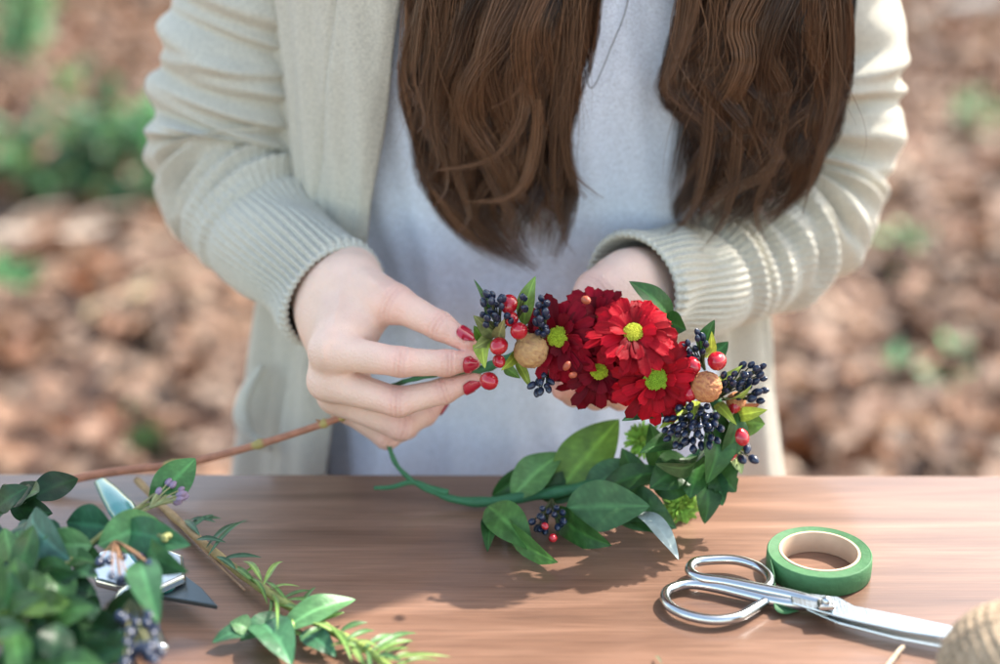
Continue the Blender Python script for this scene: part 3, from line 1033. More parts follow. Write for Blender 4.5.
def flower(parent, c, nrm, R, col, layers=((19, 1.0, -3), (18, .95, 7), (15, .82, 19), (9, .60, 36)), disc=.23, dcol=(.38, .52, .02), pw=.255, name='flower', disc_out=(.55, .60, .04)):
    c = np.asarray(c, float); n = unit(nrm)
    a = unit(np.cross(n, [0, 0, 1.0])); b = np.cross(n, a)
    M = MB()
    for li, (cnt, lr, el) in enumerate(layers):
        for k in range(cnt):
            th = 2 * PI * (k + .5 * li) / cnt + random.uniform(-.10, .10)
            d = a * math.cos(th) + b * math.sin(th)
            e = rad(el + random.uniform(-12, 12))
            L = R * lr * random.uniform(.80, 1.06)
            u = d * math.cos(e) + n * math.sin(e); nn = n * math.cos(e) - d * math.sin(e); s = np.cross(nn, u)
            W = R * pw * random.uniform(.85, 1.12)
            nu, nv = 11, 7
            V, C = [], []
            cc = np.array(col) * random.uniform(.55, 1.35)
            rc = random.uniform(-.12, .30)
            roll = random.uniform(-.45, .45)
            s2 = s * math.cos(roll) + nn * math.sin(roll); nn2 = nn * math.cos(roll) - s * math.sin(roll)
            for i in range(nu):
                t = i / (nu - 1)
                w = W * .5 * (.30 + .70 * math.sin(min(1, t * 1.18) * PI / 2) ** 1.2) * math.sqrt(max(0.0, 1 - max(0, (t - .80) / .2) ** 2.4) + .03)
                mid = c + n * R * .03 * li + d * (R * disc * .62) + u * ((L - R * disc * .62) * t) + nn * (L * (.10 * math.sin(PI * t) - rc * t * t))
                for j in range(nv):
                    v = j / (nv - 1) * 2 - 1
                    groove = .10 * W * (v * v) + .035 * W * math.cos(v * PI * 3)
                    tipn = -.10 * W * abs(v) * (t > .93)
                    V.append(mid + s2 * v * w + nn2 * groove + u * tipn)
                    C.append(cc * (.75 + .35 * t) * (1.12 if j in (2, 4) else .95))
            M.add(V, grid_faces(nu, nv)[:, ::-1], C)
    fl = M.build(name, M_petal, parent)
    # disc of tiny florets
    D = MB(); r = R * disc
    nd = 190
    for k in range(nd):
        q = math.sqrt((k + .5) / nd); an = k * 2.39996
        d = a * math.cos(an) * q + b * math.sin(an) * q
        p = c + n * (R * .13 + r * .55 * math.sqrt(max(0, 1 - q * q * .9))) + d * r
        bb, ff = FL_BALL
        rr = r * random.uniform(.06, .10)
        D.add(bb * rr + p, ff, np.array(dcol) * (1 - q ** 4) + np.array(disc_out) * q ** 4)
    bb, ff = ball(8, 14)
    D.add((bb @ np.array([a, b, n * .55])) * r * .97 + c + n * R * .10, ff, np.array(dcol) * .8)
    D.build('flower_centre', M_disc, fl)
    return fl


FL_BALL = ball(4, 6)


def twigs(parent, pts_list, name='stem', m=None, ns=8):
    M = MB()
    for pts, r0, r1, col in pts_list:
        q = catmull(pts, max(6, len(pts) * 7))
        V, F = tube(q, np.linspace(r0, r1, len(q)), ns)
        M.add(V, F, col)
    return M.build(name, m or M_stem, parent)


crown = empty('flower_crown', P(560, 500, -.03), 'flower crown of dark red blooms, berries and green leaves held in both hands', 'flower crown')
YC = -.045
# stem ring
ringp = [P(386, 438, -.012), P(399, 468, -.018), P(430, 491, -.024), P(476, 502, -.030), P(545, 494, -.034), P(604, 484, -.036), P(650, 478, -.038), P(690, 462, -.040),
         P(718, 430, -.040), P(712, 395, -.038), P(680, 368, -.036), P(630, 352, -.034), P(580, 350, -.034), P(530, 352, -.036), P(500, 362, -.038), P(478, 370, -.038), P(440, 374, -.036), P(410, 380, -.034), P(392, 386, -.020)]
q = catmull(ringp, 220)
rr = np.interp(np.linspace(0, 1, 220), [0, .12, .16, .3, .4, .8, .88, 1], [.0016, .0016, .0032, .0042, .0036, .003, .0016, .0014]) * (1 + .10 * np.sin(np.arange(220) * .9))
V, F = tube(q, rr, 12)
put('taped_stem', V, F, M_tape, crown)
V, F = tube(catmull([P(374, 488, -.020), P(392, 487, -.020), P(412, 482, -.021), P(430, 488, -.023), P(448, 493, -.026)], 30), np.linspace(.0014, .0024, 30), 8)
put('wire_tail', V, F, M_tape, crown)

# main blooms
RC = (.22, .002, .012); RB = (.36, .003, .012)
flower(crown, P(560, 338, -.052), TOCAM + [-.35, 0, .15], .029, RC)
flower(crown, P(598, 368, -.056), TOCAM + [.10, 0, -.35], .029, (.20, .003, .013), disc=.20)
flower(crown, P(633, 336, -.066), TOCAM + [-.05, 0, .8], .029, RB, disc=.21, dcol=(.50, .50, .02))
flower(crown, P(655, 378, -.066), TOCAM + [.02, 0, -.12], .0300, RB, disc=.25, dcol=(.25, .45, .02), disc_out=(.40, .55, .03))
flower(crown, P(598, 318, -.040), TOCAM + [0, 0, .8], .024, RC, disc=.10, dcol=(.5, .12, .03), disc_out=(.6, .2, .04))
# orange buds among the petals
OB = mesh_data('orange_bud', ball(10, 12)[0] * [.8, .8, 1.2], ball(10, 12)[1]); OB.materials.append(mat('orange_bud', (.34, .07, .03), var=.4, vscale=90, rough=.5))
for px, py, r in ((567, 366, .0026), (573, 375, .0024), (586, 300, .0030)):
    inst('flower_bud', OB, crown, P(px, py, -.078), r, rrot())

# red berries
for px, py, r, Y in ((519, 331, 9.5, -.068), (499, 346, 9.5, -.066), (489, 381, 10, -.066), (509, 304, 9.5, -.056), (511, 319, 8, -.060), (499, 361, 7, -.062),
                     (717, 361, 10.5, -.066), (692, 365, 9, -.064), (690, 393, 9, -.070), (739, 436, 10.5, -.056), (727, 453, 10, -.058), (553, 538, 5, -.086), (735, 405, 8, -.050),
                     (545, 526, 4, -.082)):
    inst('red_berry', RED, crown, P(px, py, Y), r * .00060, dirrot(TOCAM + [random.uniform(-.9, .9), 0, random.uniform(-1.2, .4)]))
for px, py, r, Y in ((531, 351, 17, -.060), (706, 387, 15.5, -.070), (736, 402, 10, -.048)):
    pod('golden_pod', P(px, py, Y), r * .00058, crown, *(((.50, .30, .12), (.34, .17, .08)) if px < 600 else ((.50, .22, .08), (.34, .10, .05))))

clusters = []


def cluster(parent, cx, cy, rx, ry, Y, n, r, root, name='berry_cluster', dy=.012, mesh=None, bname='dark_berry', scol=(.05, .065, .02)):
    """branched stalks carrying n small berries"""
    rt = P(*root)
    pts, tw = [], []
    for k in range(n):
        for _ in range(60):
            a, q = random.uniform(0, 2 * PI), math.sqrt(random.uniform(0, 1))
            p = P(cx + rx * q * math.cos(a), cy + ry * q * math.sin(a), Y - dy * random.random() * (1.1 - q * .6))
            if all(np.linalg.norm(p - o) > r * 1.75 for o in pts): break
        pts.append(p)
    cen = np.mean(pts, 0)
    for p in pts:
        m = lin(.55, rt, p) + (cen - p) * .15
        tw.append(([rt, m, p], .0007, .0004, scol))
    st = twigs(parent, tw, name, ns=5)
    for p in pts:
        inst(bname, mesh or DRK, st, p, r * random.uniform(.85, 1.12), dirrot((p - rt) + np.array([random.uniform(-.01, .01) for _ in range(3)])))
    return st


R3 = .0026
cluster(crown, 492, 302, 13, 9, -.060, 12, R3, (500, 335, -.045))
cluster(crown, 497, 318, 16, 10, -.060, 9, R3, (502, 340, -.045))
cluster(crown, 543, 318, 8, 20, -.064, 15, R3 * 1.1, (545, 345, -.045))
cluster(crown, 541, 384, 11, 11, -.060, 9, R3, (548, 365, -.045))
cluster(crown, 522, 303, 6, 8, -.062, 4, R3 * .9, (515, 322, -.045))
cluster(crown, 695, 345, 13, 14, -.052, 12, R3, (705, 370, -.040))
cluster(crown, 694, 428, 30, 24, -.066, 52, R3 * 1.05, (700, 405, -.040), dy=.02)
cluster(crown, 752, 372, 15, 10, -.055, 11, R3 * 1.1, (722, 392, -.040))
cluster(crown, 752, 394, 14, 10, -.056, 9, R3 * 1.1, (722, 400, -.040))
cluster(crown, 726, 384, 12, 12, -.058, 9, R3, (716, 400, -.040))
cluster(crown, 748, 458, 8, 10, -.052, 3, R3 * 1.3, (730, 445, -.040))
cluster(crown, 738, 378, 8, 12, -.060, 6, R3, (716, 400, -.040))
cluster(crown, 548, 519, 17, 14, -.070, 16, R3 * 1.05, (552, 498, -.036))

# leaves round the crown: base, tip, width(mm), colour
def L_(b, t, w, col, Yb=-.045, Yt=-.05, n=None, **kw):
    leaf(crown, P(b[0], b[1], Yb), P(t[0], t[1], Yt), w * .001, n if n is not None else jitn(.35), col, **kw)


L_((486, 332), (475, 279), 6, G_DARK, n=TOCAM + [1.2, 0, 0])
L_((524, 326), (535, 276), 12, G_LIGHT, Yt=-.045, n=TOCAM + [-.5, 0, .2], bend=.10)
L_((496, 336), (474, 316), 11, (.22, .26, .10), Yt=-.06)
L_((492, 338), (474, 348), 9, (.28, .32, .10), Yt=-.066)
L_((490, 348), (484, 366), 12, G_LIME, Yt=-.07, bend=.3)
L_((500, 340), (504, 320), 9, (.30, .28, .12), Yt=-.066)
L_((516, 352), (502, 370), 7, G_LIME, Yt=-.068)
L_((505, 366), (520, 378), 7, G_MID, Yt=-.06)
L_((516, 360), (531, 388), 6, G_LIME, Yt=-.06)
L_((512, 330), (534, 330), 8, (.25, .30, .10), Yt=-.052)
L_((484, 340), (474, 326), 8, G_MID, Yt=-.05)
L_((672, 322), (630, 281), 16, G_DARK, Yb=-.030, Yt=-.035, n=TOCAM + [.3, 0, .5])
L_((664, 318), (686, 330), 16, G_DARK, Yb=-.030, Yt=-.04)
L_((704, 356), (714, 320), 12, G_DARK, Yt=-.05, n=TOCAM + [-.6, 0, 0])
L_((706, 358), (712, 332), 7, G_LIME, Yt=-.06)
L_((716, 352), (728, 342), 10, G_BLUE, Yb=-.03, Yt=-.04)
L_((684, 406), (622, 420), 13, G_BLUE, Yb=-.055, Yt=-.072, n=TOCAM + [0, 0, .8], bend=.10)
L_((688, 404), (660, 428), 7, G_LIME, Yt=-.075)
L_((696, 402), (693, 418), 7, G_LIME, Yt=-.08)
L_((716, 404), (736, 424), 7, G_LIME, Yt=-.07, bend=.2)
L_((720, 396), (752, 386), 7, (.26, .36, .08), Yt=-.07)
L_((716, 382), (742, 366), 6, (.26, .36, .08), Yt=-.065)
L_((732, 416), (767, 410), 9, G_LIME, Yt=-.06)
L_((730, 412), (760, 404), 8, (.30, .10, .05), Yt=-.05)
L_((734, 422), (765, 424), 17, G_MID, Yt=-.05)
L_((736, 440), (748, 452), 9, G_LIME, Yt=-.06)
L_((730, 448), (742, 474), 9, (.30, .38, .16), Yt=-.056)
L_((716, 410), (708, 484), 23, G_DARK, Yt=-.075, n=TOCAM + [.5, 0, .2], bend=.15)
L_((738, 412), (722, 462), 18, G_DARK, Yb=-.05, Yt=-.066, n=TOCAM + [.7, 0, .1])
L_((702, 446), (657, 466), 17, (.05, .10, .035), Yt=-.08, n=TOCAM + [0, 0, -.7], bend=.2)
L_((690, 440), (640, 452), 14, G_DARK, Yt=-.07, n=TOCAM + [0, 0, .8])
L_((704, 456), (690, 498), 27, G_DARK, Yt=-.07, n=TOCAM + [-.4, 0, .3])
L_((700, 470), (706, 524), 17, G_DARK, Yb=-.05, Yt=-.066, n=TOCAM + [.9, 0, -.3], twist=1.0)
L_((712, 464), (736, 492), 22, G_DARK, Yt=-.06, serr=.12)
L_((716, 470), (722, 506), 17, G_BLUE, Yb=-.05, Yt=-.06, n=TOCAM + [-.8, 0, .4])
L_((690, 462), (650, 488), 26, G_DARK, Yt=-.066, n=TOCAM + [0, 0, .4])
L_((664, 470), (650, 424), 17, G_DARK, Yb=-.036, Yt=-.045)
L_((668, 478), (690, 510), 22, G_MID, Yb=-.036, Yt=-.045)
L_((556, 494), (619, 419), 34, G_MID, Yb=-.030, Yt=-.010, n=TOCAM + [-.2, 0, .1], bend=.07, fold=.18)
L_((512, 498), (563, 452), 24, (.09, .20, .06), Yb=-.030, Yt=-.020, n=TOCAM + [-.3, 0, .5], fold=.3)
L_((492, 496), (536, 462), 14, G_DARK, Yb=-.022, Yt=-.012)
L_((566, 508), (650, 506), 32, (.065, .16, .055), Yb=-.060, Yt=-.070, n=TOCAM + [0, 0, .3], bend=.08, fold=.15, skew=.75)
L_((488, 506), (532, 550), 24, (.08, .19, .045), Yb=-.050, Yt=-.092, n=TOCAM + [.2, 0, .2], bend=.10)
L_((506, 520), (556, 563), 22, (.07, .17, .04), Yb=-.054, Yt=-.110, bend=.10)
L_((500, 512), (487, 550), 13, G_DARK, Yb=-.040, Yt=-.092)
L_((600, 492), (668, 470), 18, G_DARK, Yb=-.040, Yt=-.05, n=TOCAM + [0, 0, .9])
L_((584, 494), (640, 462), 22, (.05, .13, .05), Yb=-.036, Yt=-.03, n=TOCAM + [-.2, 0, .6])
L_((612, 496), (676, 528), 28, (.05, .13, .045), Yb=-.040, Yt=-.070)
L_((556, 510), (610, 546), 22, G_DARK, Yb=-.046, Yt=-.090)
L_((640, 490), (622, 448), 17, G_DARK, Yb=-.034, Yt=-.026)
L_((636, 512), (679, 558), 13, (.42,.50,.46), Yb=-.058, Yt=-.106, n=TOCAM + [.3, 0, 1.6], vein=1.1)
L_((628, 506), (662, 534), 18, G_DARK, Yb=-.044, Yt=-.074)
L_((650, 480), (700, 482), 24, G_DARK, Yb=-.04, Yt=-.05)
L_((540, 498), (590, 478), 20, G_DARK, Yb=-.03, Yt=-.024)
# green button blooms at the back of the garland
GB = ((26, 1.0, 4), (24, .9, 22), (20, .75, 40), (14, .55, 60))
flower(crown, P(643, 440, -.020), TOCAM + [-.3, 0, .3], .013, (.20, .40, .06), GB, .2, (.3, .45, .06), .16, 'green_bloom', (.3, .45, .06))
flower(crown, P(680, 506, -.044), TOCAM + [.3, 0, -.2], .014, (.22, .42, .07), GB, .2, (.3, .45, .06), .16, 'green_bloom', (.3, .45, .06))

# ------------------------------------------------------------------ bare twig lying on the table edge, its end behind the hand
TW = (.36, .15, .085)
tp = [PZ(40, 487, TABLE_Z + .004), P(100, 474, -.005), P(190, 462, -.004), P(260, 444, -.008), P(320, 425, -.012), P(352, 413, -.015)]
tw = empty('bare_twig', tp[0], 'bare reddish brown twig with small nodes reaching from the table edge up to the hand', 'twig')
q = catmull(tp, 90)
r_ = np.interp(np.linspace(0, 1, 90), [0, 1], [.0030, .0021])
for nd in (.06, .36, .60, .82, .93):
    r_ = r_ + .0011 * np.exp(-((np.linspace(0, 1, 90) - nd) / .012) ** 2)
colr = np.repeat(np.array([np.array(TW) * (1 + .0) if min(abs(t - n_) for n_ in (.06, .36, .6, .82, .93)) > .016 else np.array((.36, .28, .09)) for t in np.linspace(0, 1, 90)]), 10, 0)
V, F = tube(q, r_, 10)
colr = np.vstack([colr, colr[:1], colr[-1:]])
put('twig_stem', V, F, M_stem, tw, colr)
for t, dx in ((.60, 1), (.82, -1), (.93, 1)):
    c = q[int(t * 89)]
    V, F = tube(catmull([c, c + np.array([.002 * dx, -.001, .003]), c + np.array([.004 * dx, -.001, .0035])], 6), np.linspace(.0015, .0003, 6), 7)
    put('bud', V, F, M_stem, tw, np.tile((.30, .16, .08), (len(V), 1)))

# ------------------------------------------------------------------ narrow-leaved sprig lying diagonally across the table
zt = TABLE_Z
sp = [PZ(137, 480, zt + .010), PZ(175, 518, zt + .008), PZ(230, 565, zt + .007), PZ(280, 600, zt + .008), PZ(330, 630, zt + .008), PZ(375, 655, zt + .008), PZ(410, 690, zt + .008)]
sprig = empty('leafy_sprig', sp[3], 'long narrow-leaved green sprig with woody stem lying diagonally across the table', 'sprig')
q = catmull(sp, 120)
tt = np.linspace(0, 1, 120)
cs = np.array([np.array((.34, .22, .10)) * (1 - min(1, max(0, (t - .25) / .35))) + np.array((.22, .30, .07)) * min(1, max(0, (t - .25) / .35)) for t in tt])
V, F = tube(q, np.interp(tt, [0, .5, 1], [.0024, .0029, .0022]) * (1 + .08 * np.sin(tt * 90)), 10)
put('stem', V, F, M_stem, sprig, np.vstack([np.repeat(cs, 10, 0), cs[:1], cs[-1:]]))
q2 = catmull([PZ(150, 490, zt + .003), PZ(200, 545, zt + .003), PZ(245, 590, zt + .004)], 30)
V, F = tube(q2, np.linspace(.0015, .0008, 30), 8)
put('side_stem', V, F, M_stem, sprig, np.tile((.34, .2, .12), (len(V), 1)))
up = np.array([0, 0, 1.0])
def SL(b, t, w, col, hb=.008, ht=.006, **kw):
    leaf(sprig, PZ(b[0], b[1], zt + hb), PZ(t[0], t[1], zt + ht), w * .001, up + np.array([random.uniform(-.4, .4), random.uniform(-.5, .1), 0]), col, 'narrow_leaf', nu=14, nv=5, **kw)
nl = [((190, 524), (222, 518)), ((192, 528), (214, 514)), ((196, 540), (226, 542)), ((206, 548), (250, 520)), ((208, 556), (248, 518)), ((190, 520), (216, 522)),
      ((222, 560), (262, 557)), ((200, 536), (182, 520)), ((262, 588), (284, 560)), ((268, 590), (300, 586)), ((262, 582), (242, 560)), ((280, 600), (312, 590)), ((290, 604), (262, 580)), ((272, 594), (278, 628)),
      ((300, 612), (316, 586)), ((310, 618), (270, 606)), ((318, 622), (345, 612)), ((326, 628), (300, 640)), ((340, 636), (312, 622)), ((346, 640), (375, 630)), ((352, 642), (380, 648)), ((360, 648), (330, 645)),
      ((362, 650), (400, 634)), ((370, 652), (418, 632)), ((374, 654), (414, 640)), ((376, 656), (404, 662)), ((384, 660), (452, 656)), ((392, 668), (440, 660)), ((380, 656), (410, 648)), ((352, 640), (366, 668)), ((366, 650), (372, 680)),
      ((340, 632), (368, 622)), ((286, 600), (330, 606)), ((244, 574), (262, 568)), ((236, 570), (216, 556)), ((300, 610), (286, 640)), ((388, 662), (420, 655)), ((330, 628), (352, 660)), ((250, 578), (268, 604)), ((256, 584), (232, 566))]
for i, (b, t) in enumerate(nl):
    SL(b, t, random.uniform(2.4, 4.6), random.choice([(.07, .15, .05), (.12, .22, .05), (.20, .30, .08)]) if b[0] > 240 else (.06, .12, .06), hb=.010, ht=random.uniform(.003, .016), bend=.1, fold=.4)

cut = empty('leafy_cutting', PZ(290, 632, zt), 'small loose cutting of four oval green leaves under the narrow sprig', 'cutting')
def CL(b, t, w, col, ht=.010, **kw):
    leaf(cut, PZ(b[0], b[1], zt + .006), PZ(t[0], t[1], zt + ht), w * .001, up + np.array([random.uniform(-.2, .2), -.35, 0]), col, 'leaf', **kw)
CL((258, 622), (292, 664), 23, (.055, .17, .075), ht=.006, skew=.8)
CL((280, 632), (356, 598), 17, (.10, .24, .09), ht=.014)
CL((286, 618), (240, 640), 15, (.09, .22, .10), ht=.004)
CL((302, 632), (336, 656), 14, (.04, .13, .06), ht=.004)
CL((256, 630), (212, 642), 12, (.05, .15, .07), ht=.006)
CL((252, 632), (230, 622), 13, (.12, .25, .10), ht=.012)
twigs(cut, [([PZ(300, 634, zt + .004), PZ(275, 624, zt + .004), PZ(250, 630, zt + .004)], .0012, .0009, (.16, .26, .08)),
            ([PZ(272, 600, zt + .005), PZ(270, 612, zt + .005), PZ(262, 624, zt + .005)], .0012, .0009, (.16, .26, .08))])

# ------------------------------------------------------------------ tape roll
tc_ = PZ(818, 571, zt)
roll = empty('tape_roll', tc_, 'roll of green florist tape on a card core lying flat behind the scissors', 'tape roll')


def lathe_ring(c, prof_, n=96):
    th = np.arange(n) / n * 2 * PI
    V = np.array([[c[0] + r * math.cos(t), c[1] + r * math.sin(t), c[2] + z] for (r, z) in prof_ for t in th])
    k = len(prof_)
    F = [tuple(f) for f in grid_faces(k, n, True)]
    F += [((k - 1) * n + j, (k - 1) * n + (j + 1) % n, (j + 1) % n, j) for j in range(n)]
    return V, F


RO, RI, H = .0308, .0222, .0135
pr = [(RI + .0018, .0004), (RO - .0005, .0004), (RO, .0010), (RO + .0002, H * .5), (RO, H - .0008), (RO - .0006, H)]
for k in range(9):
    r = lin((k + 1) / 10, RO - .0006, RI + .0018)
    pr += [(r + .0002, H - .0001), (r, H - .0004)]
pr += [(RI + .0018, H)]
V, F = lathe_ring(tc_, pr); put('tape', V, F, M_green_tape, roll)
V, F = lathe_ring(tc_, [(RI, .0002), (RI + .0017, .0002), (RI + .0017, H + .0004), (RI, H + .0004)]); bevel(put('core', V, F, M_core, roll), .0003, 2)
# loose tape end running from the roll under the scissors
pa = catmull([tc_ + [-RO * .97, -.006, .0065], PZ(774, 588, zt + .0065), PZ(776, 604, zt + .0050), PZ(786, 609, zt + .0022), PZ(800, 606, zt + .0012)], 30)
Vt = []
for i, p in enumerate(pa):
    t = i / 29
    wv = np.array([0, 0, 1.0]) * (1 - min(1, t * 2.4)) + np.array([.25, 1, 0.0]) * min(1, t * 2.4)
    wv = unit(wv) * .0058
    Vt += [p - wv, p, p + wv]
o = put('tape_end', Vt, grid_faces(30, 3), M_green_tape, roll)
md = o.modifiers.new('solid', 'SOLIDIFY'); md.thickness = .0004

# ------------------------------------------------------------------ scissors
pv = PZ(827, 603, zt + .008)
sc_ = empty('scissors', [pv[0], pv[1], zt], 'steel scissors with looped wire handles and broad blades lying closed on the table', 'scissors')


def wire(pts, r, name, closed=False, n=120, flat=1.0, m=None):
    q = catmull(pts, n)
    V, F = tube(q, r if not isinstance(r, (list, tuple)) else np.interp(np.linspace(0, 1, n), np.linspace(0, 1, len(r)), r), 14, True, flat=flat)
    return put(name, V, F, m or M_chrome, sc_)


h1, h2 = zt + .0065, zt + .0045
loopA = [(836, 606), (810, 600), (785, 594), (755, 588), (725, 582), (700, 578), (690, 571), (694, 563), (710, 560), (735, 560), (756, 566), (768, 575), (770, 583), (764, 590)]
loopB = [(836, 604), (805, 605), (775, 601), (745, 594), (715, 587), (690, 584), (670, 589), (665, 598), (672, 608), (690, 616), (715, 620), (738, 617), (755, 608), (765, 602)]
for lp, h in ((loopA, zt + .0085), (loopB, zt + .0052)):
    pts = [PZ(x, y, h) for x, y in lp]
    wire(pts, [.0026, .0034, .0036, .0034, .0031, .0030, .0030, .0030, .0030, .0030, .0030, .0028], 'handle')


def blade(pix, z0, th, name, m=M_blade, dz=0.0, bev=.0006):
    pts = [PZ(x, y, z0) for x, y in pix]
    n = len(pts)
    k0 = pts[0][0]
    V = [p + [0, 0, dz * (p[0] - k0)] for p in pts] + [p + [0, 0, th + dz * (p[0] - k0)] for p in pts]
    F = [tuple(range(n))[::-1], tuple(range(n, 2 * n))] + [(i, (i + 1) % n, (i + 1) % n + n, i + n) for i in range(n)]
    return bevel(put(name, V, F, m, sc_, smooth=False), bev, 2)


blade([(790, 596), (812, 596), (838, 599), (854, 608), (900, 617), (952, 628), (957, 636), (948, 640), (900, 632), (850, 621), (812, 611), (792, 605)], zt + .0085, .0016, 'blade')
blade([(800, 598), (826, 600), (846, 614), (900, 631), (950, 643), (956, 648), (946, 650), (895, 640), (838, 625), (806, 611)], zt + .0052, .0016, 'blade')
# pivot screw with a square nut
V, F = tube([PZ(826, 605, zt + .003), PZ(826, 605, zt + .0115)], .0032, 20); put('pivot_screw', V, F, M_chrome, sc_)
bn = PZ(826, 605, zt + .0125)
V, F = box(bn, (.0092, .0078, .0034)); bevel(put('nut', V, F, M_chrome, sc_, smooth=False), .0009, 3)
bb, ff = ball(10, 16); put('screw_cap', bb * [.0028, .0028, .0030] + bn + [0, 0, .0024], ff, M_chrome, sc_)

# ------------------------------------------------------------------ ball of twine and a loose end
bc = PZ(1014, 678, zt + .033)
tb = empty('twine_ball', [bc[0], bc[1], zt], 'ball of pale jute twine beside the scissor tips', 'twine ball')
RBL = .0345
bb, ff = ball(16, 24); put('gap_shade_core', bb * (RBL * .94) + bc, ff, M_twine, tb, np.tile((.10, .07, .045), (len(bb), 1)))  # dark ball: shade in the gaps between strands, painted as colour
M = MB()
rg = np.random.default_rng(5)
for k in range(9):
    ax = unit([rg.normal() * .8, rg.normal() * .6 - .2, rg.normal() * .9])
    a_ = unit(np.cross(ax, [0.1, 1, .2])); b_ = np.cross(ax, a_)
    for w in range(7):
        off = (w - 3) * .0052
        r = math.sqrt(max(1e-8, (RBL + .0006 * k / 3) ** 2 - off * off))
        t = np.linspace(0, 2 * PI, 90)
        q = bc + ax * (off + .0012 * np.sin(t + k))[:, None] + (a_ * np.cos(t)[:, None] + b_ * np.sin(t)[:, None]) * r
        # two-ply twist
        T, A, B = frames(q)
        for ply in (0, PI):
            ph = t * 30 + ply
            qq = q + (A * np.cos(ph)[:, None] + B * np.sin(ph)[:, None]) * .0010
            V, F = tube(qq, .0017, 7, False)
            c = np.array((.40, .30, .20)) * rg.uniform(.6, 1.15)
            M.add(V, F, c)
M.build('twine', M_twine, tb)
te = catmull([PZ(881, 676, zt + .002), PZ(892, 660, zt + .003), PZ(898, 652, zt + .004), PZ(903, 647, zt + .004)], 40)
T, A, B = frames(te)
tend = empty('twine_scrap', PZ(893, 660, zt), 'short pale end of twine lying on the wood below the scissor blades', 'twine scrap')
M = MB()
for ply in (0, 2.1, 4.2):
    ph = np.linspace(0, 24, 40) + ply
    V, F = tube(te + (A * np.cos(ph)[:, None] + B * np.sin(ph)[:, None]) * .0006, .0008, 6)
    M.add(V, F, (.62, .50, .36))
M.build('twine', M_twine, tend)

# ------------------------------------------------------------------ secateurs under the foliage
pc = PZ(150, 578, zt)
sec = empty('pruning_shears', pc, 'chrome pruning shears with teal grips and a dark blade half hidden under the cuttings', 'pruning shears')


def slab(pix, z0, th, name, m, bev=.0012, parent=sec):
    pts = [PZ(x, y, z0) for x, y in pix]
    n = len(pts)
    V = pts + [p + [0, 0, th] for p in pts]
    F = [tuple(range(n))[::-1], tuple(range(n, 2 * n))] + [(i, (i + 1) % n, (i + 1) % n + n, i + n) for i in range(n)]
    return bevel(put(name, V, F, m, parent, smooth=False), bev, 3)


slab([(150, 582), (186, 580), (202, 592), (218, 610), (195, 606), (160, 600)], zt + .010, .003, 'blade', M_darksteel, .0006)
slab([(92, 574), (100, 560), (130, 553), (160, 554), (184, 564), (186, 584), (160, 596), (120, 594), (96, 588)], zt + .014, .006, 'body_plate', M_chrome, .0018)
V, F = tube([PZ(149, 567, zt + .014), PZ(149, 567, zt + .025)], .0066, 24); bevel(put('pivot_nut', V, F, M_darksteel, sec, smooth=False), .0012, 3)
hp = catmull([PZ(168, 588, zt + .016), PZ(140, 560, zt + .018), PZ(128, 520, zt + .020), PZ(112, 496, zt + .020), PZ(101, 482, zt + .018)], 50)
V, F = tube(hp, np.interp(np.linspace(0, 1, 50), [0, .3, .6, 1], [.005, .006, .0088, .0045]), 16, True, flat=.62); put('handle', V, F, M_teal, sec)
hp = catmull([PZ(172, 574, zt + .014), PZ(135, 590, zt + .016), PZ(128, 606, zt + .017), PZ(150, 632, zt + .018), PZ(160, 650, zt + .018)], 50)
V, F = tube(hp, np.interp(np.linspace(0, 1, 50), [0, .4, 1], [.006, .0075, .005]), 16, True, flat=.6); put('handle', V, F, M_chrome, sec)

# ------------------------------------------------------------------ pile of leafy cuttings in the near left corner
def pile_sprig(label, path, nleaf, lw, ll, cols, seed, side=1, berries=0, bcen=None, kind=None, spread=1.0):
    random.seed(seed)
    c = catmull(path, 60)
    e = empty('leafy_branch', [c[0][0], c[0][1], zt], label, 'cuttings', 'leafy branches heaped in the near corner')
    V, F = tube(c, np.linspace(.0028, .0013, 60), 8)
    put('stem', V, F, M_stem, e, np.tile((.16, .20, .07), (len(V), 1)))
    T = np.gradient(c, axis=0)
    for k in range(nleaf):
        t = (k + .5) / nleaf
        i = int(t * 59)
        u = unit(T[i])
        sd = 1 if k % 2 else -1
        lat = unit(np.cross(u, up)) * sd
        d = unit(u * random.uniform(.2, .9) + lat * random.uniform(.5, 1.1) + up * random.uniform(-.25, .55) + TOCAM * random.uniform(0, .3))
        L = ll * random.uniform(.75, 1.2)
        b = c[i] + d * .003
        tip = b + d * L
        tip[2] = max(tip[2], zt + .004)
        leaf(e, b, tip, lw * random.uniform(.8, 1.15), jitn(.45, TOCAM * .7 + up * .6), random.choice(cols), 'leaf', bend=random.uniform(.02, .16), fold=random.uniform(.1, .4), nu=16, nv=9)
    return e


def hz(px, py, h):
    return PZ(px, py, zt + h)


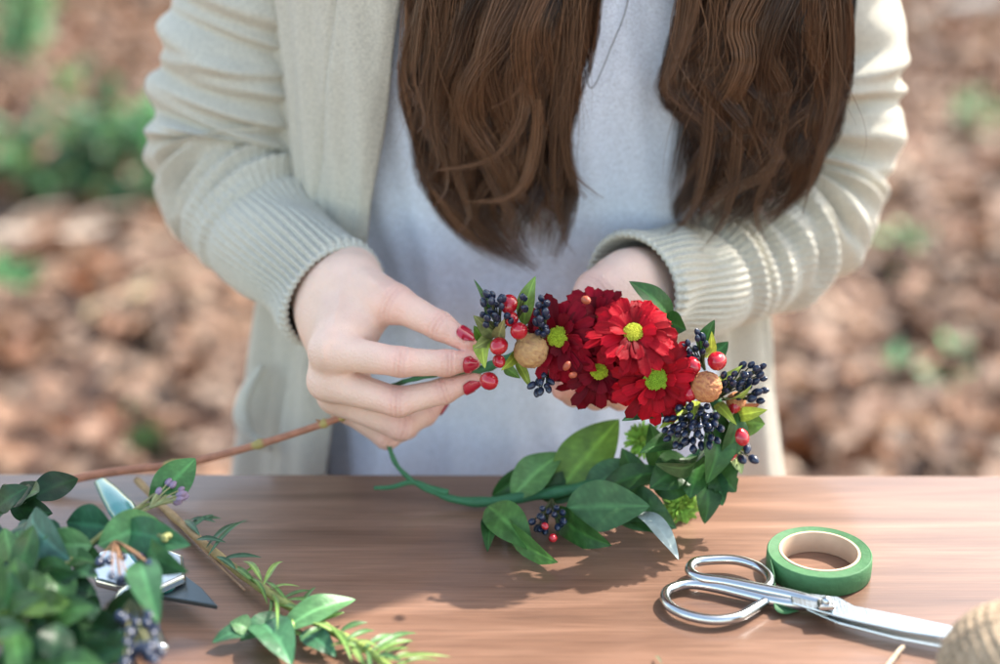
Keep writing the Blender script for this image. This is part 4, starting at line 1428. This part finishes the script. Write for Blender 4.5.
DK = [(.010, .042, .014), (.016, .058, .018), (.026, .078, .022)]
MDc = [(.028, .085, .024), (.045, .12, .035), (.018, .06, .02)]
LT = [(.065, .17, .05), (.035, .11, .055), (.045, .13, .035)]
pile_sprig('dark green leafy branch at the very back of the heap, touching the left frame', [hz(-60, 560, .02), hz(-20, 520, .035), hz(10, 504, .040), hz(34, 500, .042)], 12, .016, .028, DK, 21)
pile_sprig('pale green leafy branch reaching over the shears toward the twig', [hz(-10, 610, .04), hz(20, 580, .05), hz(50, 556, .052), hz(84, 545, .05)], 9, .017, .030, LT, 22)
pile_sprig('large-leaved dark branch low in the left corner of the heap', [hz(-70, 700, .03), hz(-30, 660, .05), hz(20, 630, .055), hz(70, 616, .05)], 18, .018, .032, DK, 23)
pile_sprig('mid green branch spreading across the middle of the heap', [hz(-50, 640, .045), hz(-10, 600, .05), hz(30, 585, .052), hz(66, 575, .05)], 16, .016, .030, MDc, 24)
pile_sprig('bushy green branch along the lower frame edge', [hz(-30, 740, .05), hz(10, 700, .05), hz(50, 670, .055), hz(96, 652, .045)], 18, .017, .030, DK + MDc, 25)
pile_sprig('blue-green branch over the upper left of the heap', [hz(-60, 610, .04), hz(-20, 575, .045), hz(16, 552, .048), hz(44, 545, .045)], 14, .016, .028, [(.024, .085, .05), (.020, .065, .03)], 26)
pile_sprig('short dark branch whose leaves droop over the shears', [hz(50, 690, .03), hz(76, 650, .038), hz(96, 624, .040), hz(112, 606, .040)], 10, .014, .028, DK, 27)
pile_sprig('dense dark branch filling the bottom left corner', [hz(-80, 660, .03), hz(-40, 690, .05), hz(20, 720, .055), hz(60, 730, .055)], 20, .018, .032, DK, 28)
pile_sprig('yellowish green branch half buried at the left frame edge', [hz(-60, 650, .05), hz(-20, 625, .06), hz(14, 610, .062), hz(40, 604, .06)], 14, .016, .028, [(.06, .12, .02), (.03, .075, .018)], 29)
random.seed(99)
bs = empty('berried_sprig', hz(40, 590, 0), 'sprig with lilac buds and one tall pointed leaf rising above the shears', 'sprig')
twigs(bs, [([hz(20, 600, .05), hz(80, 552, .056), hz(125, 516, .060), hz(158, 500, .062)], .0016, .0010, (.20, .24, .09)),
           ([hz(125, 516, .060), hz(150, 498, .064), hz(165, 482, .064)], .0010, .0007, (.26, .26, .12)),
           ([hz(125, 516, .060), hz(150, 508, .060), hz(172, 500, .060)], .0010, .0006, (.26, .26, .12))])
def BL(b, t, w, col, hb=.06, ht=.06, **kw):
    leaf(bs, hz(b[0], b[1], hb), hz(t[0], t[1], ht), w * .001, jitn(.25), col, 'leaf', **kw)
BL((150, 504), (196, 458), 21, (.05, .17, .045), ht=.075, bend=.05)
BL((112, 528), (66, 522), 24, (.035, .12, .06), bend=.05)
BL((98, 545), (160, 520), 24, (.10, .26, .09))
BL((92, 545), (38, 545), 20, (.12, .27, .10))
BL((120, 530), (190, 545), 20, (.04, .14, .06), bend=.14)
BL((150, 545), (186, 572), 18, (.04, .13, .05), bend=.2)
BL((140, 560), (158, 622), 18, (.035, .11, .04), bend=.1)
BL((70, 560), (30, 510), 22, (.05, .14, .10))
def bunch(cx, cy, rx, ry, n, r, h, mesh, bname, name='bud_cluster', root=None, scol=(.26, .28, .12)):
    rt = hz(*root, h)
    pts = [hz(cx + rx * random.uniform(-1, 1), cy + ry * random.uniform(-1, 1), h + random.uniform(-.004, .006)) for _ in range(n)]
    st = twigs(bs, [([rt, lin(.5, rt, p) + [0, 0, .001], p], .0006, .0004, scol) for p in pts], name, ns=5)
    for p in pts: inst(bname, mesh, st, p, r * random.uniform(.8, 1.15), dirrot(p - rt))
bunch(172, 492, 14, 12, 20, .0024, .064, LIL, 'bud', root=(150, 508))
bunch(160, 535, 14, 9, 12, .0022, .060, OBG := mesh_data('bud', ball(6, 8)[0] * [.75, .75, 1.2], ball(6, 8)[1]), 'bud', root=(140, 530))
OBG.materials.append(mat('green_bud', (.34, .34, .12), rough=.6))
bunch(125, 568, 32, 16, 12, .0034, .060, DRK, 'dark_berry', 'berry_cluster', (115, 540), (.30, .16, .08))
bunch(140, 640, 22, 26, 30, .0036, .055, DRK, 'dark_berry', 'berry_cluster', (130, 600), (.14, .14, .06))

# tiny dried scrap on the wood
leafbit = put('leaf_scrap', *leaf_geo(PZ(655, 656, zt + .002), PZ(662, 664, zt + .003), .002, up, (.10, .10, .05), nu=8, nv=5)[:2], M_stem, None, leaf_geo(PZ(655, 656, zt + .002), PZ(662, 664, zt + .003), .002, up, (.10, .10, .05), nu=8, nv=5)[2])
tag(leafbit, 'tiny dark dry scrap on the bare wood near the lower frame edge', 'leaf scrap')

# ------------------------------------------------------------------ ground and leaf litter
def ground_mat():
    m, nt, b = new_mat('forest_floor')
    N, L = nt.nodes, nt.links
    tc = N.new('ShaderNodeTexCoord')
    n1 = N.new('ShaderNodeTexNoise'); n1.inputs['Scale'].default_value = 9; n1.inputs['Detail'].default_value = 8
    L.new(tc.outputs['Object'], n1.inputs['Vector'])
    cr = N.new('ShaderNodeValToRGB'); e = cr.color_ramp.elements
    e[0].position = .3; e[0].color = (.05, .03, .022, 1); e[1].position = .72; e[1].color = (.22, .13, .09, 1)
    L.new(n1.outputs['Fac'], cr.inputs[0]); L.new(cr.outputs[0], b.inputs['Base Color'])
    bp = N.new('ShaderNodeBump'); bp.inputs['Strength'].default_value = .8; bp.inputs['Distance'].default_value = .03
    L.new(n1.outputs['Fac'], bp.inputs['Height']); L.new(bp.outputs['Normal'], b.inputs['Normal'])
    setp(b, rough=.95)
    return m


g = 80
V = [(-g, -g, 0), (g, -g, 0), (g, g, 0), (-g, g, 0)]
gr = put('ground', V, [(0, 1, 2, 3)], ground_mat(), smooth=False)
tag(gr, kind='structure')


def litter():
    rng = np.random.default_rng(9)
    n = 36000
    xs = rng.uniform(-4.2, 4.2, n); ys = rng.uniform(.5, 10.5, n)
    keep = np.abs(xs) < 1.2 + .36 * (ys + 1)
    xs, ys = xs[keep], ys[keep]; n = len(xs)
    pal = np.array([[.26, .13, .08], [.38, .21, .13], [.33, .13, .055], [.52, .37, .27], [.45, .28, .18], [.20, .11, .075], [.62, .50, .40], [.40, .16, .06], [.48, .27, .17], [.30, .20, .15]])
    pw = np.array([.14, .16, .10, .12, .16, .09, .06, .05, .09, .03])
    ci = rng.choice(len(pal), n, p=pw / pw.sum())
    nu, nv = 5, 3
    u = np.linspace(-1, 1, nu); v = np.linspace(-1, 1, nv)
    U, Vv = np.meshgrid(u, v, indexing='ij')
    prf = np.sqrt(np.clip(1 - np.abs(U) ** 2.2, .02, 1))
    lx = rng.uniform(.024, .052, n)[:, None, None]; ly = lx * rng.uniform(.45, .8, n)[:, None, None]
    cu = rng.normal(0, .45, n)[:, None, None]; cv = rng.normal(.2, .5, n)[:, None, None]
    X_ = U[None] * lx; Y_ = Vv[None] * ly * prf[None]
    Z_ = cu * lx * U[None] ** 2 + cv * ly * Vv[None] ** 2
    p = np.stack([X_, Y_, Z_], -1).reshape(n, -1, 3)
    az = rng.uniform(0, 6.28, n); tl = np.abs(rng.normal(0, .38, n)); ta = rng.uniform(0, 6.28, n)
    ca, sa = np.cos(az), np.sin(az)
    Rz = np.zeros((n, 3, 3)); Rz[:, 0, 0] = ca; Rz[:, 0, 1] = -sa; Rz[:, 1, 0] = sa; Rz[:, 1, 1] = ca; Rz[:, 2, 2] = 1
    kx, ky = np.cos(ta), np.sin(ta); c, s = np.cos(tl), np.sin(tl)
    Rt = np.zeros((n, 3, 3))
    Rt[:, 0, 0] = c + kx * kx * (1 - c); Rt[:, 0, 1] = kx * ky * (1 - c); Rt[:, 0, 2] = ky * s
    Rt[:, 1, 0] = kx * ky * (1 - c); Rt[:, 1, 1] = c + ky * ky * (1 - c); Rt[:, 1, 2] = -kx * s
    Rt[:, 2, 0] = -ky * s; Rt[:, 2, 1] = kx * s; Rt[:, 2, 2] = c
    R_ = np.einsum('nij,njk->nik', Rt, Rz)
    p = np.einsum('nij,nkj->nki', R_, p)
    p[..., 0] += xs[:, None]; p[..., 1] += ys[:, None]
    p[..., 2] += (rng.uniform(.012, .05, n) + .02 * np.sin(xs * 3.1) * np.sin(ys * 2.3))[:, None] + .012
    p[..., 2] = np.maximum(p[..., 2], .004)
    pal = pal * np.array([.80, .70, .60])
    col = pal[ci] * (.18 + .95 * rng.random(n) ** 1.2)[:, None]
    col = np.repeat(col, nu * nv, 0)
    F = grid_faces(nu, nv)
    F = (F[None] + (np.arange(n) * nu * nv)[:, None, None]).reshape(-1, 4)
    return p.reshape(-1, 3), F, col


lv, lf, lc = litter()
M_lit = leaf_mat('dry_leaf', under=(.35, .25, .18), rough=.55)
o = put('leaf_litter', lv, lf, M_lit, None, lc)
tag(o, 'thick carpet of dry brown and tan fallen leaves on the ground behind', 'leaf litter', kind='stuff')


def shrub(name, label, cx, cy, w, h, n, cols, seed, ls=.045, cat='shrub', group=None):
    rng = np.random.default_rng(seed); random.seed(seed)
    e = empty(name, (cx, cy, 0), label, cat, group)
    M = MB(); S = MB()
    ns = max(4, n // 26)
    for k in range(ns):
        a = rng.uniform(0, 6.28); q = math.sqrt(rng.random())
        top = np.array([cx + w * q * math.cos(a), cy + w * .8 * q * math.sin(a), h * rng.uniform(.45, 1.0) * (1.1 - .4 * q)])
        base = np.array([cx + w * .3 * q * math.cos(a), cy + w * .3 * q * math.sin(a), 0])
        c = catmull([base, lin(.5, base, top) + [rng.normal(0, .03), rng.normal(0, .03), 0], top], 16)
        V, F = tube(c, np.linspace(.006, .002, 16), 6); S.add(V, F, (.16, .12, .07))
        for j in range(n // ns):
            i = int(rng.uniform(.25, 1) * 15)
            d = unit(rng.normal(size=3) + [0, 0, .3])
            L = ls * rng.uniform(.7, 1.4)
            b = c[i] + d * .015
            V, F, C = leaf_geo(b, b + d * L, L * .6, unit(rng.normal(size=3) * .5 + [0, -.3, 1]), np.array(cols[rng.integers(len(cols))]) * rng.uniform(.7, 1.3), nu=6, nv=3)
            M.add(V, F, C)
    S.build('stem', M_stem, e)
    M.build('foliage', M_leaf, e)
    return e


def gp(px, py):
    p = PZ(px, py, 0)
    return p[0], p[1]


GS = [(.09, .22, .09), (.14, .30, .14), (.06, .16, .06), (.12, .24, .10)]
x, y = gp(60, 215); shrub('shrub', 'low leafy green shrub on the leaf litter behind the left elbow', x, y, .34, .40, 330, [(.03, .085, .035), (.055, .13, .055), (.08, .16, .05), (.025, .06, .025)], 41, .055)
x, y = gp(150, 175); shrub('shrub', 'rounded clump of bright green leaves almost touching the left sleeve', x, y, .12, .22, 160, [(.06, .18, .07), (.09, .23, .09)], 42, .055)
x, y = gp(20, 80); shrub('shrub', 'tall thin green sapling in the far upper left corner', x, y, .16, .70, 220, GS, 43, .05)
x, y = gp(932, 380); shrub('seedling', 'small pale green seedling among the dry leaves to the right of the arm', x, y, .05, .04, 26, [(.20, .36, .18)], 44, .04, 'seedling')
x, y = gp(900, 262); shrub('seedling', 'small green seedling just beyond the elbow on the right', x, y, .06, .07, 40, [(.14, .30, .12)], 45, .045, 'seedling')
x, y = gp(135, 450); shrub('seedling', 'small green seedling close behind the table on the left', x, y, .05, .05, 30, [(.14, .26, .10)], 46, .04, 'seedling')
x, y = gp(975, 130); shrub('seedling', 'faint green seedling in the distance on the upper right', x, y, .10, .10, 50, [(.16, .26, .12)], 47, .045, 'seedling')
x, y = gp(5, 300); shrub('seedling', 'green seedling at the left frame edge below the shrub', x, y, .05, .07, 36, [(.10, .24, .10)], 48, .045, 'seedling')


def branch(label, a, b, r, col, seed):
    rng = np.random.default_rng(seed)
    a = np.array([*gp(*a), .03 + r]); b = np.array([*gp(*b), .03 + r])
    pts = [a, lin(.35, a, b) + [0, rng.normal(0, .04), .01], lin(.7, a, b) + [0, rng.normal(0, .04), 0], b]
    c = catmull(pts, 40)
    e = empty('fallen_branch', [a[0], a[1], 0], label, 'branch')
    V, F = tube(c, np.linspace(r, r * .6, 40) * (1 + .06 * np.sin(np.arange(40))), 12)
    put('wood', V, F, M_stem, e, np.tile(col, (len(V), 1)))
    for t in (.4, .75):
        p = c[int(t * 39)]
        V, F = tube(catmull([p, p + [.05, .04, .04], p + [.13, .06, .05]], 10), np.linspace(r * .4, r * .15, 10), 8)
        put('side_branch', V, F, M_stem, e, np.tile(col, (len(V), 1)))
branch('pale fallen branch lying on the leaves below the green shrub', (-60, 262), (112, 250), .022, (.50, .40, .31), 61)
branch('grey fallen branch in the distance at the upper right', (915, 30), (1040, 6), .03, (.30, .27, .24), 62)
branch('tan fallen branch crossing the leaves left of the hand', (70, 345), (190, 318), .016, (.45, .36, .22), 63)

# ------------------------------------------------------------------ light, world, camera
SUN_EL, SUN_AZ = rad(50), rad(52)     # azimuth measured from +Y towards +X
w = bpy.data.worlds.new('World'); scene.world = w; w.use_nodes = True
nt = w.node_tree
sky = nt.nodes.new('ShaderNodeTexSky'); sky.sky_type = 'NISHITA'; sky.sun_disc = False
sky.sun_elevation = SUN_EL; sky.sun_rotation = SUN_AZ
sky.air_density = 1.0; sky.dust_density = 1.2; sky.ozone_density = .6
bg = nt.nodes['Background']; bg.inputs['Strength'].default_value = .15
tn = nt.nodes.new('ShaderNodeVectorMath'); tn.operation = 'MULTIPLY'; tn.inputs[1].default_value = (1.14, 1.0, .82)
nt.links.new(sky.outputs[0], tn.inputs[0]); nt.links.new(tn.outputs[0], bg.inputs['Color'])
sl = bpy.data.lights.new('sun', 'SUN'); sl.energy = 2.4; sl.angle = rad(1.0); sl.color = (1, .94, .86)
so = bpy.data.objects.new('sun', sl); COL.objects.link(so)
dirv = Vector((math.sin(SUN_AZ) * math.cos(SUN_EL), math.cos(SUN_AZ) * math.cos(SUN_EL), math.sin(SUN_EL)))
so.rotation_euler = dirv.to_track_quat('Z', 'Y').to_euler(); so.location = (2, 3, 4)

cd = bpy.data.cameras.new('camera'); cam = bpy.data.objects.new('camera', cd); COL.objects.link(cam)
cam.location = tuple(CAM); cam.rotation_euler = (rad(90) - PITCH, 0, 0)
cd.lens = 60; cd.sensor_width = 36; cd.sensor_fit = 'HORIZONTAL'; cd.clip_end = 500; cd.clip_start = .05
cd.dof.use_dof = True
fp = P(600, 360, -.068)
cd.dof.focus_distance = float((fp - CAM) @ FWD)
cd.dof.aperture_fstop = 2.6
scene.camera = cam

scene.view_settings.view_transform = 'Standard'
scene.view_settings.look = 'None'
scene.view_settings.exposure = 2.1
scene.view_settings.gamma = 1
scene.view_settings.use_curve_mapping = False
scene.render.engine = 'CYCLES'
scene.cycles.use_denoising = True
scene.cycles.max_bounces = 8
scene.cycles.sample_clamp_indirect = 6
